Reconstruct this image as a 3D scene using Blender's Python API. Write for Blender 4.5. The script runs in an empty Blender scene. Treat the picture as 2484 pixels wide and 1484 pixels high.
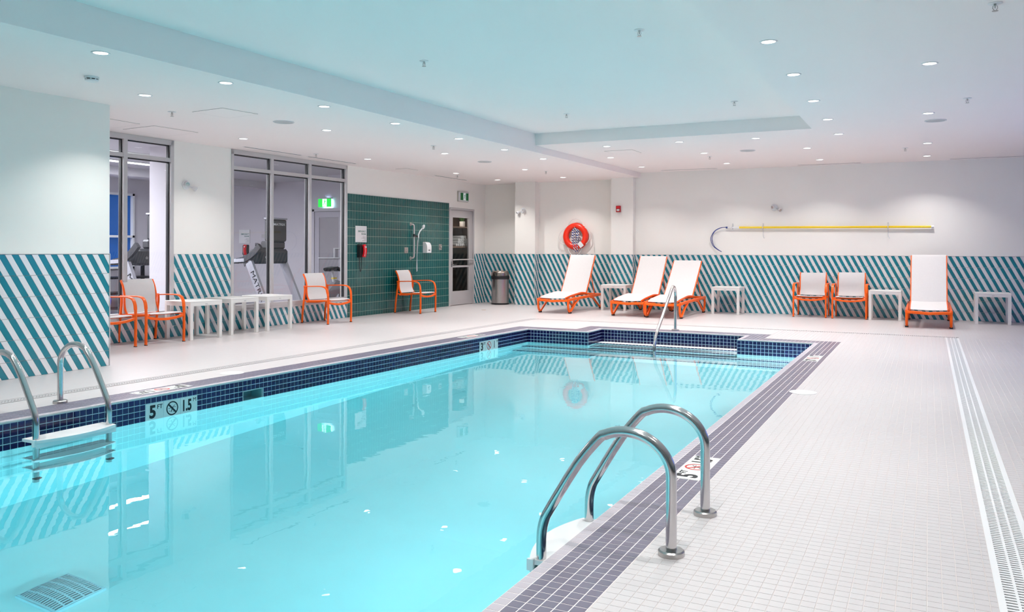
import bpy, math, random
import numpy as np
from mathutils import Vector, Matrix
random.seed(7)
S = bpy.context.scene
C = S.collection
PI = math.pi

# ------------------------------------------------------------------ camera
cam_d = bpy.data.cameras.new('camera'); cam = bpy.data.objects.new('camera', cam_d); C.objects.link(cam)
TH, RO = math.radians(26.769), math.radians(0.1573)
fw = Vector((-math.sin(TH), math.cos(TH), 0)); rt = Vector((math.cos(TH), math.sin(TH), 0)); upv = Vector((0, 0, 1))
r2 = rt*math.cos(RO) + upv*math.sin(RO); u2 = upv*math.cos(RO) - rt*math.sin(RO)
cam.matrix_world = Matrix(((r2.x, u2.x, -fw.x, 0), (r2.y, u2.y, -fw.y, 0), (r2.z, u2.z, -fw.z, 1.3), (0, 0, 0, 1)))
cam_d.sensor_width = 36; cam_d.lens = 2000/2484*36; cam_d.shift_y = -(742-605.62)/2484; cam_d.clip_end = 100
cam_d.clip_start = 0.05
S.camera = cam
# ------------------------------------------------------------------ world, exposure
w = bpy.data.worlds.new('world'); S.world = w; w.use_nodes = True
w.node_tree.nodes['Background'].inputs[0].default_value = (0.25, 0.4, 0.8, 1)
w.node_tree.nodes['Background'].inputs[1].default_value = 0.3
S.view_settings.view_transform = 'Standard'; S.view_settings.look = 'None'; S.view_settings.gamma = 1
S.view_settings.use_curve_mapping = False; S.view_settings.exposure = 0.0
cy = S.cycles
cy.use_denoising = True
cy.use_adaptive_sampling = True; cy.adaptive_threshold = 0.15; cy.adaptive_min_samples = 24
cy.max_bounces = 8; cy.diffuse_bounces = 4; cy.glossy_bounces = 3; cy.transmission_bounces = 6; cy.transparent_max_bounces = 12
cy.caustics_refractive = True; cy.caustics_reflective = False; cy.sample_clamp_indirect = 4.0; cy.blur_glossy = 0.5
DOWN_W, POOL_W, GYM_W, DUSK = 14.9, 114.0, 54.0, 1.8
DOWN_C = (1.0, 0.978, 0.948)
cam_sees = None

def area(name, loc, size, power, color, rot=(0, 0, 0), shape='DISK', size_y=None, spread=PI, parent=None):
    l = bpy.data.lights.new(name, 'AREA'); l.shape = shape; l.size = size
    if size_y: l.size_y = size_y
    l.energy = power; l.color = color; l.spread = spread
    o = bpy.data.objects.new(name, l); C.objects.link(o); o.location = loc; o.rotation_euler = rot
    if parent: o.parent = parent
    return o

# ------------------------------------------------------------------ materials
def mat(name, col, rough=0.5, metal=0.0, spec=0.5, noise=0.0, nscale=8.0, bump=0.0, bscale=60.0, emit=None, estr=0.0, coat=0.0, alpha=1.0):
    m = bpy.data.materials.new(name); m.use_nodes = True; nt = m.node_tree; b = nt.nodes['Principled BSDF']
    b.inputs['Base Color'].default_value = (*col, 1); b.inputs['Roughness'].default_value = rough
    b.inputs['Metallic'].default_value = metal; b.inputs['Specular IOR Level'].default_value = spec
    if coat: b.inputs['Coat Weight'].default_value = coat; b.inputs['Coat Roughness'].default_value = 0.08
    tc = None
    if noise or bump:
        tc = nt.nodes.new('ShaderNodeTexCoord')
    if noise:
        n = nt.nodes.new('ShaderNodeTexNoise'); n.inputs['Scale'].default_value = nscale; n.inputs['Detail'].default_value = 3
        nt.links.new(tc.outputs['Object'], n.inputs['Vector'])
        mx = nt.nodes.new('ShaderNodeMix'); mx.data_type = 'RGBA'
        mx.inputs[6].default_value = (*[c*(1-noise) for c in col], 1); mx.inputs[7].default_value = (*[min(1, c*(1+noise)) for c in col], 1)
        nt.links.new(n.outputs['Fac'], mx.inputs[0]); nt.links.new(mx.outputs[2], b.inputs['Base Color'])
    if bump:
        n2 = nt.nodes.new('ShaderNodeTexNoise'); n2.inputs['Scale'].default_value = bscale; n2.inputs['Detail'].default_value = 2
        nt.links.new(tc.outputs['Object'], n2.inputs['Vector'])
        bp = nt.nodes.new('ShaderNodeBump'); bp.inputs['Strength'].default_value = bump; bp.inputs['Distance'].default_value = 0.002
        nt.links.new(n2.outputs['Fac'], bp.inputs['Height']); nt.links.new(bp.outputs['Normal'], b.inputs['Normal'])
    if emit:
        b.inputs['Emission Color'].default_value = (*emit, 1); b.inputs['Emission Strength'].default_value = estr
    return m

M = {}
M['plaster'] = mat('plaster', (0.93, 0.90, 0.855), 0.75, spec=0.2, noise=0.012, nscale=2, bump=0.05, bscale=180)
M['ceil'] = mat('ceiling_paint', (0.97, 0.895, 0.88), 0.8, spec=0.15, noise=0.01, nscale=1)
M['gym_wall'] = mat('gym_wall_paint', (0.66, 0.63, 0.67), 0.8, spec=0.2)
M['gym_floor'] = mat('gym_floor_rubber', (0.16, 0.15, 0.17), 0.7, noise=0.2, nscale=60)
M['grout'] = mat('grout', (0.86, 0.80, 0.78), 0.8, spec=0.2)
M['deck_grout'] = mat('deck_grout', (0.62, 0.565, 0.55), 0.8, spec=0.2)
M['deck_tile'] = mat('deck_tile', (0.59, 0.555, 0.56), 0.32, spec=0.5, noise=0.015, nscale=3)
M['nosing'] = mat('nosing_tile', (0.50, 0.455, 0.50), 0.42, noise=0.18, nscale=350)
M['cop'] = mat('coping_tile', (0.175, 0.155, 0.21), 0.3, noise=0.16, nscale=9)
M['navy'] = mat('navy_tile', (0.006, 0.005, 0.055), 0.1, spec=0.45, noise=0.25, nscale=5)
M['pool_grout'] = mat('pool_grout', (0.62, 0.80, 0.88), 0.6)
M['pool_shell'] = mat('pool_plaster', (0.64, 0.93, 0.95), 0.8, spec=0.2, noise=0.03, nscale=3)
M['teal'] = mat('teal_tile', (0.020, 0.215, 0.275), 0.14, spec=0.5, noise=0.04, nscale=6)
M['white_tile'] = mat('white_wall_tile', (0.82, 0.79, 0.80), 0.14, spec=0.5)
M['green'] = mat('green_tile', (0.002, 0.086, 0.086), 0.14, spec=0.5, noise=0.12, nscale=5)
M['green_grout'] = mat('green_grout', (0.26, 0.42, 0.34), 0.8)
M['orange'] = mat('orange_powdercoat', (0.95, 0.125, 0.003), 0.32, spec=0.4)
M['rubber'] = mat('black_rubber', (0.012, 0.012, 0.014), 0.6)
M['sling'] = mat('white_sling_fabric', (0.70, 0.675, 0.67), 0.8, spec=0.2, noise=0.03, nscale=30, bump=0.25, bscale=300)
M['white_table'] = mat('white_resin', (0.83, 0.81, 0.78), 0.35)
M['white'] = mat('white_plastic', (0.82, 0.82, 0.83), 0.3)
M['white2'] = mat('pale_plastic', (0.66, 0.66, 0.68), 0.35)
M['steel'] = mat('polished_steel', (0.62, 0.60, 0.60), 0.14, metal=1.0, noise=0.06, nscale=14)
M['brushed'] = mat('brushed_steel', (0.50, 0.475, 0.46), 0.28, metal=1.0, noise=0.05, nscale=20)
M['alu'] = mat('aluminium_frame', (0.56, 0.54, 0.545), 0.42, metal=0.1, spec=0.5)
M['black'] = mat('black_plastic', (0.012, 0.012, 0.014), 0.35)
M['dark'] = mat('dark_grey_plastic', (0.045, 0.045, 0.05), 0.4)
M['grey'] = mat('silver_grey_plastic', (0.42, 0.42, 0.46), 0.35, metal=0.3)
M['red'] = mat('red_plastic', (0.78, 0.012, 0.022), 0.25)
M['ring_red'] = mat('ring_red', (0.86, 0.03, 0.008), 0.3, spec=0.5)
M['alarm_red'] = mat('alarm_red', (0.42, 0.008, 0.012), 0.3)
M['rope_white'] = mat('white_rope', (0.78, 0.76, 0.74), 0.8)
M['yellow'] = mat('yellow_pole', (0.88, 0.62, 0.01), 0.3)
M['blue'] = mat('blue_tube', (0.01, 0.03, 0.20), 0.35)
M['ink'] = mat('black_ink', (0.008, 0.008, 0.01), 0.4)
M['ink_red'] = mat('red_ink', (0.55, 0.03, 0.02), 0.4)
M['ink_green'] = mat('green_ink', (0.01, 0.14, 0.11), 0.5)
M['ink_grey'] = mat('grey_ink', (0.20, 0.20, 0.22), 0.5)
M['marker'] = mat('marker_tile', (0.80, 0.82, 0.80), 0.2)
M['wood'] = mat('dark_wood', (0.10, 0.055, 0.035), 0.4, noise=0.2, nscale=12)
M['towel'] = mat('white_towel', (0.80, 0.78, 0.76), 0.95, bump=0.4, bscale=200)
M['leafg'] = mat('plant_green', (0.03, 0.10, 0.02), 0.6)
M['pot'] = mat('white_pot', (0.75, 0.74, 0.72), 0.3)
M['exit_green'] = mat('exit_green', (0.004, 0.09, 0.02), 0.35, emit=(0.0, 0.28, 0.06), estr=0.12)
M['exit_white'] = mat('exit_white', (0.8, 0.85, 0.85), 0.3, emit=(0.8, 1, 0.95), estr=0.25)
M['exit_green_lit'] = mat('exit_green_lit', (0.0, 0.3, 0.05), 0.35, emit=(0.0, 0.85, 0.05), estr=1.0)
M['exit_white_lit'] = mat('exit_white_lit', (0.9, 0.95, 0.95), 0.3, emit=(0.85, 1, 1), estr=1.6)
M['exit_glow'] = mat('exit_glow', (0.7, 0.8, 1), 0.3, emit=(0.5, 0.7, 1), estr=3)
M['lens'] = mat('lamp_lens', (1, 1, 1), 0.4, emit=(1.0, 0.97, 0.95), estr=6)
M['strip'] = mat('strip_lens', (1, 1, 1), 0.4, emit=(0.97, 0.97, 1.0), estr=9)
M['dusk'] = mat('dusk_glow', (0.02, 0.08, 0.3), 0.5, emit=(0.008, 0.06, 0.20), estr=0.8)
M['blueball'] = mat('blue_vinyl', (0.01, 0.03, 0.6), 0.3)
M['slot'] = mat('dark_slot', (0.02, 0.02, 0.022), 0.8)
M['bin_lid'] = mat('bronze_steel', (0.36, 0.31, 0.27), 0.25, metal=1.0)
M['seam'] = mat('grey_seam', (0.34, 0.33, 0.32), 0.8)

def far_deck():   # deck mosaic too small to pick apart: same lattice as the near tiles
    m = mat('far_deck_mosaic', (0.8, 0.76, 0.77), 0.34); nt = m.node_tree; b = nt.nodes['Principled BSDF']
    tc = nt.nodes.new('ShaderNodeTexCoord'); mp = nt.nodes.new('ShaderNodeMapping')
    mp.inputs['Scale'].default_value = (1/0.052, 1/0.052, 1); nt.links.new(tc.outputs['Object'], mp.inputs['Vector'])
    br = nt.nodes.new('ShaderNodeTexBrick'); br.offset = 0; br.squash = 1
    for k, v in (('Scale', 1), ('Mortar Size', 0.045), ('Brick Width', 1), ('Row Height', 1), ('Mortar Smooth', 0.2)): br.inputs[k].default_value = v
    br.inputs['Color1'].default_value = (0.59, 0.555, 0.56, 1); br.inputs['Color2'].default_value = (0.575, 0.54, 0.545, 1)
    br.inputs['Mortar'].default_value = (0.555, 0.505, 0.495, 1)
    nt.links.new(mp.outputs[0], br.inputs['Vector']); nt.links.new(br.outputs['Color'], b.inputs['Base Color'])
    return m
M['far_deck'] = far_deck()

def stripe_far(axis):   # striped dado on the two walls behind the camera's view
    m = mat('striped_dado', (0.8, 0.78, 0.78), 0.2); nt = m.node_tree; b = nt.nodes['Principled BSDF']
    tc = nt.nodes.new('ShaderNodeTexCoord'); sp = nt.nodes.new('ShaderNodeSeparateXYZ'); nt.links.new(tc.outputs['Object'], sp.inputs[0])
    def mth(op, a, bb):
        n = nt.nodes.new('ShaderNodeMath'); n.operation = op
        for i, x in enumerate((a, bb)):
            if isinstance(x, (int, float)): n.inputs[i].default_value = x
            else: nt.links.new(x, n.inputs[i])
        return n.outputs[0]
    s = mth('ADD', sp.outputs[axis], mth('MULTIPLY', sp.outputs[2], 0.5))
    st = mth('GREATER_THAN', mth('FRACT', mth('MULTIPLY', s, 1/0.12), 0), 0.5)
    f = mth('MULTIPLY', st, mth('LESS_THAN', sp.outputs[2], 1.2))
    mx = nt.nodes.new('ShaderNodeMix'); mx.data_type = 'RGBA'; mx.inputs[6].default_value = (0.8, 0.77, 0.75, 1); mx.inputs[7].default_value = (0.02, 0.205, 0.245, 1)
    nt.links.new(f, mx.inputs[0]); nt.links.new(mx.outputs[2], b.inputs['Base Color'])
    return m

def rope_mat():
    m = mat('braided_rope', (0.8, 0.8, 0.8), 0.8); nt = m.node_tree; b = nt.nodes['Principled BSDF']
    tc = nt.nodes.new('ShaderNodeTexCoord'); wv = nt.nodes.new('ShaderNodeTexWave'); wv.bands_direction = 'DIAGONAL'
    wv.inputs['Scale'].default_value = 11.0; wv.inputs['Distortion'].default_value = 1.5
    nt.links.new(tc.outputs['Object'], wv.inputs['Vector'])
    cr = nt.nodes.new('ShaderNodeValToRGB'); cr.color_ramp.interpolation = 'CONSTANT'
    cr.color_ramp.elements[0].color = (0.012, 0.03, 0.20, 1); cr.color_ramp.elements[1].position = 0.42; cr.color_ramp.elements[1].color = (0.8, 0.8, 0.8, 1)
    nt.links.new(wv.outputs['Fac'], cr.inputs[0]); nt.links.new(cr.outputs[0], b.inputs['Base Color'])
    return m
M['rope'] = rope_mat()

def glass_mat():
    m = bpy.data.materials.new('window_glass'); m.use_nodes = True; nt = m.node_tree; nt.nodes.clear()
    o = nt.nodes.new('ShaderNodeOutputMaterial'); mx = nt.nodes.new('ShaderNodeMixShader'); tr = nt.nodes.new('ShaderNodeBsdfTransparent')
    gl = nt.nodes.new('ShaderNodeBsdfGlossy'); gl.inputs['Roughness'].default_value = 0.01; fr = nt.nodes.new('ShaderNodeFresnel'); fr.inputs[0].default_value = 1.5
    tr.inputs[0].default_value = (0.95, 0.97, 0.97, 1)
    ge = nt.nodes.new('ShaderNodeNewGeometry'); iv = nt.nodes.new('ShaderNodeMath'); iv.operation = 'SUBTRACT'; iv.inputs[0].default_value = 1
    ml = nt.nodes.new('ShaderNodeMath'); ml.operation = 'MULTIPLY'   # mirror only on the entering face of the pane
    nt.links.new(ge.outputs['Backfacing'], iv.inputs[1]); nt.links.new(iv.outputs[0], ml.inputs[0]); nt.links.new(fr.outputs[0], ml.inputs[1])
    nt.links.new(ml.outputs[0], mx.inputs[0]); nt.links.new(tr.outputs[0], mx.inputs[1]); nt.links.new(gl.outputs[0], mx.inputs[2]); nt.links.new(mx.outputs[0], o.inputs[0])
    return m
M['glass'] = glass_mat()

def water_mat():
    m = bpy.data.materials.new('pool_water'); m.use_nodes = True; nt = m.node_tree; nt.nodes.clear()
    o = nt.nodes.new('ShaderNodeOutputMaterial'); g = nt.nodes.new('ShaderNodeBsdfGlass'); g.inputs['IOR'].default_value = 1.33; g.inputs['Roughness'].default_value = 0.0
    g.inputs['Color'].default_value = (1, 1, 1, 1)
    va = nt.nodes.new('ShaderNodeVolumeAbsorption'); va.inputs['Color'].default_value = (0.0, 0.90, 0.97, 1); va.inputs['Density'].default_value = 0.19
    tc = nt.nodes.new('ShaderNodeTexCoord'); n = nt.nodes.new('ShaderNodeTexNoise'); n.inputs['Scale'].default_value = 3.2; n.inputs['Detail'].default_value = 3
    bp = nt.nodes.new('ShaderNodeBump'); bp.inputs['Strength'].default_value = 0.08; bp.inputs['Distance'].default_value = 0.010
    nt.links.new(tc.outputs['Object'], n.inputs['Vector']); nt.links.new(n.outputs['Fac'], bp.inputs['Height']); nt.links.new(bp.outputs[0], g.inputs['Normal'])
    nt.links.new(g.outputs[0], o.inputs['Surface']); nt.links.new(va.outputs[0], o.inputs['Volume'])
    return m
M['water'] = water_mat()

# ------------------------------------------------------------------ mesh helpers
class MB:
    def __init__(s): s.v = []; s.f = []
    def add(s, vs, fs):
        n = len(s.v); s.v += [tuple(x) for x in vs]; s.f += [tuple(i+n for i in q) for q in fs]; return s
    def box(s, x0, x1, y0, y1, z0, z1):
        return s.add([(x0,y0,z0),(x1,y0,z0),(x1,y1,z0),(x0,y1,z0),(x0,y0,z1),(x1,y0,z1),(x1,y1,z1),(x0,y1,z1)],
                     [(0,3,2,1),(4,5,6,7),(0,1,5,4),(1,2,6,5),(2,3,7,6),(3,0,4,7)])
    def bbox(s, x0, x1, y0, y1, z0, z1, b=0.004):   # box with chamfered edges
        V = []; 
        for z, i in ((z0, b), (z0+b, 0), (z1-b, 0), (z1, b)):
            a = [(x0+i, y0+i), (x1-i, y0+i), (x1-i, y1-i), (x0+i, y1-i)]
            if i == 0: a = [(x0+b,y0),(x1-b,y0),(x1,y0+b),(x1,y1-b),(x1-b,y1),(x0+b,y1),(x0,y1-b),(x0,y0+b)]
            else: a = [(x0+b,y0+b),(x1-b,y0+b),(x1-b,y0+b),(x1-b,y1-b),(x1-b,y1-b),(x0+b,y1-b),(x0+b,y1-b),(x0+b,y0+b)]
            V += [(p[0], p[1], z) for p in a]
        F = [tuple(range(7, -1, -1)), tuple(range(24, 32))]
        for k in range(3):
            for i in range(8):
                j = (i+1) % 8; F.append((k*8+i, k*8+j, k*8+8+j, k*8+8+i))
        return s.add(V, F)
    def sweep(s, pts, sec, side=None, closed=False, cap=True):
        P = [Vector(p) for p in pts]; n = len(P); V = []; m = len(sec)
        pb = None
        for i, p in enumerate(P):
            if closed: t = (P[(i+1) % n]-P[i-1]).normalized()
            else:
                a = P[max(0, i-1)]; b_ = P[min(n-1, i+1)]; t = (b_-a).normalized()
            if side is not None: b = Vector(side); b = (b - t*b.dot(t)).normalized()
            else:
                if pb is None:
                    b = t.orthogonal().normalized()
                else: b = (pb - t*pb.dot(t)).normalized()
                pb = b
            c = t.cross(b)
            k = 1.0
            if 0 < i < n-1 and not closed:
                t1 = (P[i]-P[i-1]).normalized(); t2 = (P[i+1]-P[i]).normalized(); k = 1/max(0.6, math.sqrt(max(0, (1+t1.dot(t2))/2)))
            for (u, v) in sec: V.append(p + b*u + c*v*k)
        F = []
        R = n if closed else n-1
        for i in range(R):
            for j in range(m):
                a, b2 = i*m+j, i*m+(j+1) % m; c2, d = ((i+1) % n)*m+(j+1) % m, ((i+1) % n)*m+j
                F.append((a, b2, c2, d))
        if cap and not closed: F += [tuple(range(m-1, -1, -1)), tuple(range((n-1)*m, n*m))]
        return s.add(V, F)
    def tube(s, pts, r, k=12, side=None, closed=False):
        return s.sweep(pts, [(r*math.cos(2*PI*i/k), r*math.sin(2*PI*i/k)) for i in range(k)], side, closed)
    def bar(s, pts, w, h, side, b=None):   # flat bar: w along side, h across
        b = b or min(w, h)*0.22; a, c = w/2, h/2
        return s.sweep(pts, [(-a+b,-c),(a-b,-c),(a,-c+b),(a,c-b),(a-b,c),(-a+b,c),(-a,c-b),(-a,-c+b)], side)
    def lathe(s, prof, cx=0, cy=0, k=32, axis='z', cz=0, cap=True):
        V = []; n = len(prof)
        for (r, z) in prof:
            for i in range(k):
                a = 2*PI*i/k; p = (r*math.cos(a), r*math.sin(a), z)
                if axis == 'y': p = (p[0], -p[2], p[1])
                if axis == 'x': p = (p[2], p[0], p[1])
                V.append((p[0]+cx, p[1]+cy, p[2]+cz))
        F = []
        for q in range(n-1):
            for i in range(k):
                j = (i+1) % k; F.append((q*k+i, q*k+j, (q+1)*k+j, (q+1)*k+i))
        if cap: F += [tuple(range(k-1, -1, -1)), tuple(range((n-1)*k, n*k))]
        return s.add(V, F)
    def poly(s, pts2, fn, c0, c1, inset=0.0):   # extruded polygon in a panel frame; fn(a,b,c) -> xyz
        n = len(pts2); cx = sum(p[0] for p in pts2)/n; cyy = sum(p[1] for p in pts2)/n
        def ins(p, d):
            dx, dy = p[0]-cx, p[1]-cyy; L = math.hypot(dx, dy) or 1; q = max(0, 1-d*1.4/L); return (cx+dx*q, cyy+dy*q)
        V = [fn(*p, c0) for p in pts2] + [fn(*ins(p, inset), c1) for p in pts2]
        F = [tuple(range(n, 2*n))] + [(i, (i+1) % n, n+(i+1) % n, n+i) for i in range(n)]
        return s.add(V, F)
    def xf(s, m): s.v = [tuple(m @ Vector(p)) for p in s.v]; return s
    def mesh(s, name, m, smooth=False):
        me = bpy.data.meshes.new(name); me.from_pydata(s.v, [], s.f); me.materials.append(m); me.update()
        if smooth:
            me.polygons.foreach_set('use_smooth', [True]*len(me.polygons))
            try: me.set_sharp_from_angle(angle=math.radians(40))
            except Exception: pass
        return me
    def build(s, name, m, parent=None, smooth=False):
        return link(name, s.mesh(name, m, smooth), parent)

def link(name, me, parent=None, loc=None):
    o = bpy.data.objects.new(name, me); C.objects.link(o)
    if parent is not None: o.parent = parent
    if loc is not None: o.location = loc
    return o
def tag(o, label=None, cat=None, group=None, kind=None):
    if label: o['label'] = label
    if cat: o['category'] = cat
    if group: o['group'] = group
    if kind: o['kind'] = kind
    return o
def thing(name, label, cat, loc=(0,0,0), rz=0.0, group=None):
    o = bpy.data.objects.new(name, None); o.empty_display_size = 0.1; C.objects.link(o); o.location = loc; o.rotation_euler = (0, 0, rz)
    return tag(o, label, cat, group)
def dup(root, loc, rz, label, group=None):
    def cp(o, p):
        c = o.copy(); C.objects.link(c); c.parent = p
        for ch in kids.get(o.name, []): cp(ch, c)
        return c
    kids = {}
    for o in bpy.data.objects:
        if o.parent is not None: kids.setdefault(o.parent.name, []).append(o)
    r = cp(root, None); r.location = loc; r.rotation_euler = (0, 0, rz); r['label'] = label
    if group: r['group'] = group
    return r

def smooth_path(pts, n=5):
    P = [Vector(p) for p in pts]; out = []
    for i in range(len(P)-1):
        p0 = P[max(0, i-1)]; p1 = P[i]; p2 = P[i+1]; p3 = P[min(len(P)-1, i+2)]
        for k in range(n):
            t_ = k/n; out.append(0.5*((2*p1)+(-p0+p2)*t_+(2*p0-5*p1+4*p2-p3)*t_*t_+(-p0+3*p1-3*p2+p3)*t_**3))
    out.append(P[-1]); return out
_tc = {}
def text_mesh(txt, size, m, bold=0.0, align='CENTER', xs=1.0):
    k = (txt, size, m.name, bold, align, xs)
    if k in _tc: return _tc[k]
    cu = bpy.data.curves.new('lettering', 'FONT'); cu.body = txt; cu.size = size; cu.align_x = align; cu.align_y = 'CENTER'
    cu.offset = bold*size; cu.extrude = 0.0006; cu.resolution_u = 3
    ob = bpy.data.objects.new('lettering', cu); C.objects.link(ob)
    me = bpy.data.meshes.new_from_object(ob.evaluated_get(bpy.context.evaluated_depsgraph_get()))
    bpy.data.objects.remove(ob); bpy.data.curves.remove(cu)
    me.transform(Matrix.Diagonal((xs, 1, 1, 1))); me.materials.clear(); me.materials.append(m); _tc[k] = me
    return me
def put(me, name, parent, org, right, up, dx=0, dy=0):   # flat print placed in a frame
    r = Vector(right).normalized(); u = Vector(up).normalized(); n = r.cross(u)
    o = link(name, me, parent); p = Vector(org)+r*dx+u*dy
    o.matrix_local = Matrix(((r.x,u.x,n.x,p.x),(r.y,u.y,n.y,p.y),(r.z,u.z,n.z,p.z),(0,0,0,1)))
    return o

CAMP = Vector((0, 0, 1.3))
def near_first(items, key, n=300):
    it = sorted(items, key=key); return it[:n], it[n:]

# ================================================================== THE SETTING
c = 0.055625; YF = 12.25; XR = -1.43; WZ = -0.215
def warp(x, y):
    return x + 0.036*(y-YF)*min(1.0, max(0.0, (-4.8-x)/1.08))
def lat(i, j): return XR - i*c, YF + j*c
def inpool(i, j): return (0 <= i < 80 and -229 <= j < 0) or (19 <= i < 61 and 0 <= j < 11)

# ---- floor slab (pieces round the pool), grout bed under the near mosaic
def deck_poly(mb, pts, z0=-0.12, z1=0.0):
    n = len(pts); P = [(warp(*p), p[1]) for p in pts]
    mb.add([(x, y, z1) for x, y in P]+[(x, y, z0) for x, y in P], [tuple(range(n)), tuple(range(2*n-1, n-1, -1))]+[(i, n+i, n+(i+1) % n, (i+1) % n) for i in range(n)])
XO = XR+6*c       # outer edge of right coping
xl = XR-80*c      # left pool edge (unwarped)
DX0, DX1, DY0, DY1 = 0.235, 0.415, 13.98, 14.13
NE = 13.98
fl = MB()
Y0, Y1, X0, X1 = -2.6, 18.2, -10.6, 4.35
ynear = YF-229*c
bxl, bxr, byf = XR-61*c, XR-19*c, YF+11*c
deck_poly(fl, [(XO, Y0), (DX0, Y0), (DX0, ynear), (XO, ynear)])
deck_poly(fl, [(DX1, NE), (X1, NE), (X1, Y1), (DX1, Y1)])
deck_poly(fl, [(1.8, Y0), (X1, Y0), (X1, NE), (1.8, NE)])
deck_poly(fl, [(X0, DY1), (DX1, DY1), (DX1, Y1), (X0, Y1)])
deck_poly(fl, [(-6.62, byf+6*c), (bxr+6*c, byf+6*c), (bxr+6*c, DY0), (-6.62, DY0)])
deck_poly(fl, [(-6.62, YF+6*c), (bxl-6*c, YF+6*c), (bxl-6*c, byf+6*c), (-6.62, byf+6*c)])
deck_poly(fl, [(-6.62, Y0), (xl-6*c, Y0), (xl-6*c, YF+6*c), (-6.62, YF+6*c)])
deck_poly(fl, [(X0, Y0), (-6.78, Y0), (-6.78, DY1), (X0, DY1)])
deck_poly(fl, [(xl-6*c, Y0), (XO, Y0), (XO, ynear-6*c), (xl-6*c, ynear-6*c)])
floor = fl.build('floor', M['far_deck']); tag(floor, kind='structure')
gb = MB()
gb.box(XO, DX0, ynear, NE, -0.12, -0.0016); gb.box(DX1, 1.8, Y0, NE, -0.12, -0.0016)
gb.box(bxr+6*c, XO, YF+6*c, DY0, -0.12, -0.0016)
gb.build('grout_bed', M['deck_grout'], floor)
TP = 0.052
tiles = []
for ix in range(int((bxr+6*c)/TP)-1, int(1.8/TP)+1):
    x0, x1 = ix*TP, (ix+1)*TP
    a0, a1 = x0, x1
    if x0 < DX0 < x1: a1 = DX0
    if DX0 <= x0 and x1 <= DX1: continue
    if x0 < DX1 < x1: a0 = DX1
    if a1-a0 < 0.008: continue
    for iy in range(int(-0.4/TP), int(NE/TP)+1):
        y = iy*TP
        lo_ = XO if y < YF+6*c else bxr+6*c
        if a1-lo_ < .008: continue
        b0 = max(a0, lo_)
        xm = (b0+a1)/2
        tiles.append((b0, a1, max(y, YF+6*c) if (b0 < XO and y < YF+6*c) else y, min(y+TP, NE)))
g = 0.0009
def tile_mb(mb, x0, x1, y0, y1, zt=0.0, zb=-0.0025, g=g, b=0.0011):
    x0 += g; x1 -= g; y0 += g; y1 -= g
    return mb.add([(x0,y0,zb),(x1,y0,zb),(x1,y1,zb),(x0,y1,zb),(x0+b,y0+b,zt),(x1-b,y0+b,zt),(x1-b,y1-b,zt),(x0+b,y1-b,zt)],
                  [(4,5,6,7),(0,1,5,4),(1,2,6,5),(2,3,7,6),(3,0,4,7)])
A, B = near_first(tiles, lambda t: (Vector((t[0], t[2], 0))-CAMP).length)
full = tile_mb(MB(), 0, TP, 0, TP).mesh('deck_tile', M['deck_tile'])
for t in A:
    if abs(t[1]-t[0]-TP) < 1e-6: link('tile', full, floor, (t[0], t[2], 0))
    else: tile_mb(MB(), 0, t[1]-t[0], 0, TP).build('tile', M['deck_tile'], floor).location = (t[0], t[2], 0)
mb = MB()
for t in B: tile_mb(mb, *t)
tag(mb.build('mosaic', M['deck_tile'], floor), kind='stuff')

# ---- pool coping
coping = MB()
cells = []
for i in range(-6, 86):
    for j in range(-235, 17):
        if inpool(i, j): continue
        d = None
        for r in range(1, 7):
            hit = False
            for a in (-r, 0, r):
                for b_ in (-r, 0, r):
                    if inpool(i+a, j+b_): hit = True
            if not hit:
                for q in range(-r, r+1):
                    if inpool(i+r, j+q) or inpool(i-r, j+q) or inpool(i+q, j+r) or inpool(i+q, j-r): hit = True; break
            if hit: d = r; break
        if d: cells.append((i, j, d))
MARK = [  # depth markers set in the coping: (i range, j range) cells replaced
    ('R1', -1, -5, 4.60, 5.17), ('R2', -1, -5, 10.20, 10.77)]
def jof(y): return round((y-YF)/c)
mk_cells = set()
for (y0, y1) in ((4.62, 5.18), (10.27, 10.83)):
    for i in (-5, -4, -3): 
        for j in range(jof(y0), jof(y0)+10): mk_cells.add((i, j))
for (y0, y1) in ((5.05, 5.6), (10.5, 11.05)):
    for i in (82, 83, 84):
        for j in range(jof(y0), jof(y0)+10): mk_cells.add((i, j))
cop = MB()
def cellbox(mb, i, j, z0, z1, g=0.0, b=0.0):
    x1, y0 = lat(i, j); x0 = x1-c; y1 = y0+c
    x0 += g; x1 -= g; y0 += g; y1 -= g
    P = [(x0,y0),(x1,y0),(x1,y1),(x0,y1)]; Q = [(x0+b,y0+b),(x1-b,y0+b),(x1-b,y1-b),(x0+b,y1-b)]
    return mb.add([(warp(*p), p[1], z0) for p in P]+[(warp(*p), p[1], z1) for p in Q], [(4,5,6,7),(0,1,5,4),(1,2,6,5),(2,3,7,6),(3,0,4,7)])
for (i, j, d) in cells: 
    cellbox(cop, i, j, -0.06 if d > 1 else -0.016, -0.0012)
coping = cop.build('pool_coping', M['grout']); tag(coping, 'mauve tiled coping band running round the pool edge', 'coping', kind='structure')
def ctr(i, j): x, y = lat(i, j); return Vector((warp(x-c/2, y), y+c/2, 0))
vis = [q for q in cells if (q[0], q[1]) not in mk_cells and ctr(q[0], q[1]).y > -0.5]
def seen(p):
    dd = (p-CAMP).dot(fw)
    return dd > 0.5 and abs((p-CAMP).dot(rt))/dd < 0.66 and 1.3/dd*2000 < 900
sv = [q for q in vis if seen(ctr(q[0], q[1]))]; ns = [q for q in vis if not seen(ctr(q[0], q[1]))]
A, B = near_first(sv, lambda q: (ctr(q[0], q[1])-CAMP).length)
sh = {}
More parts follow.
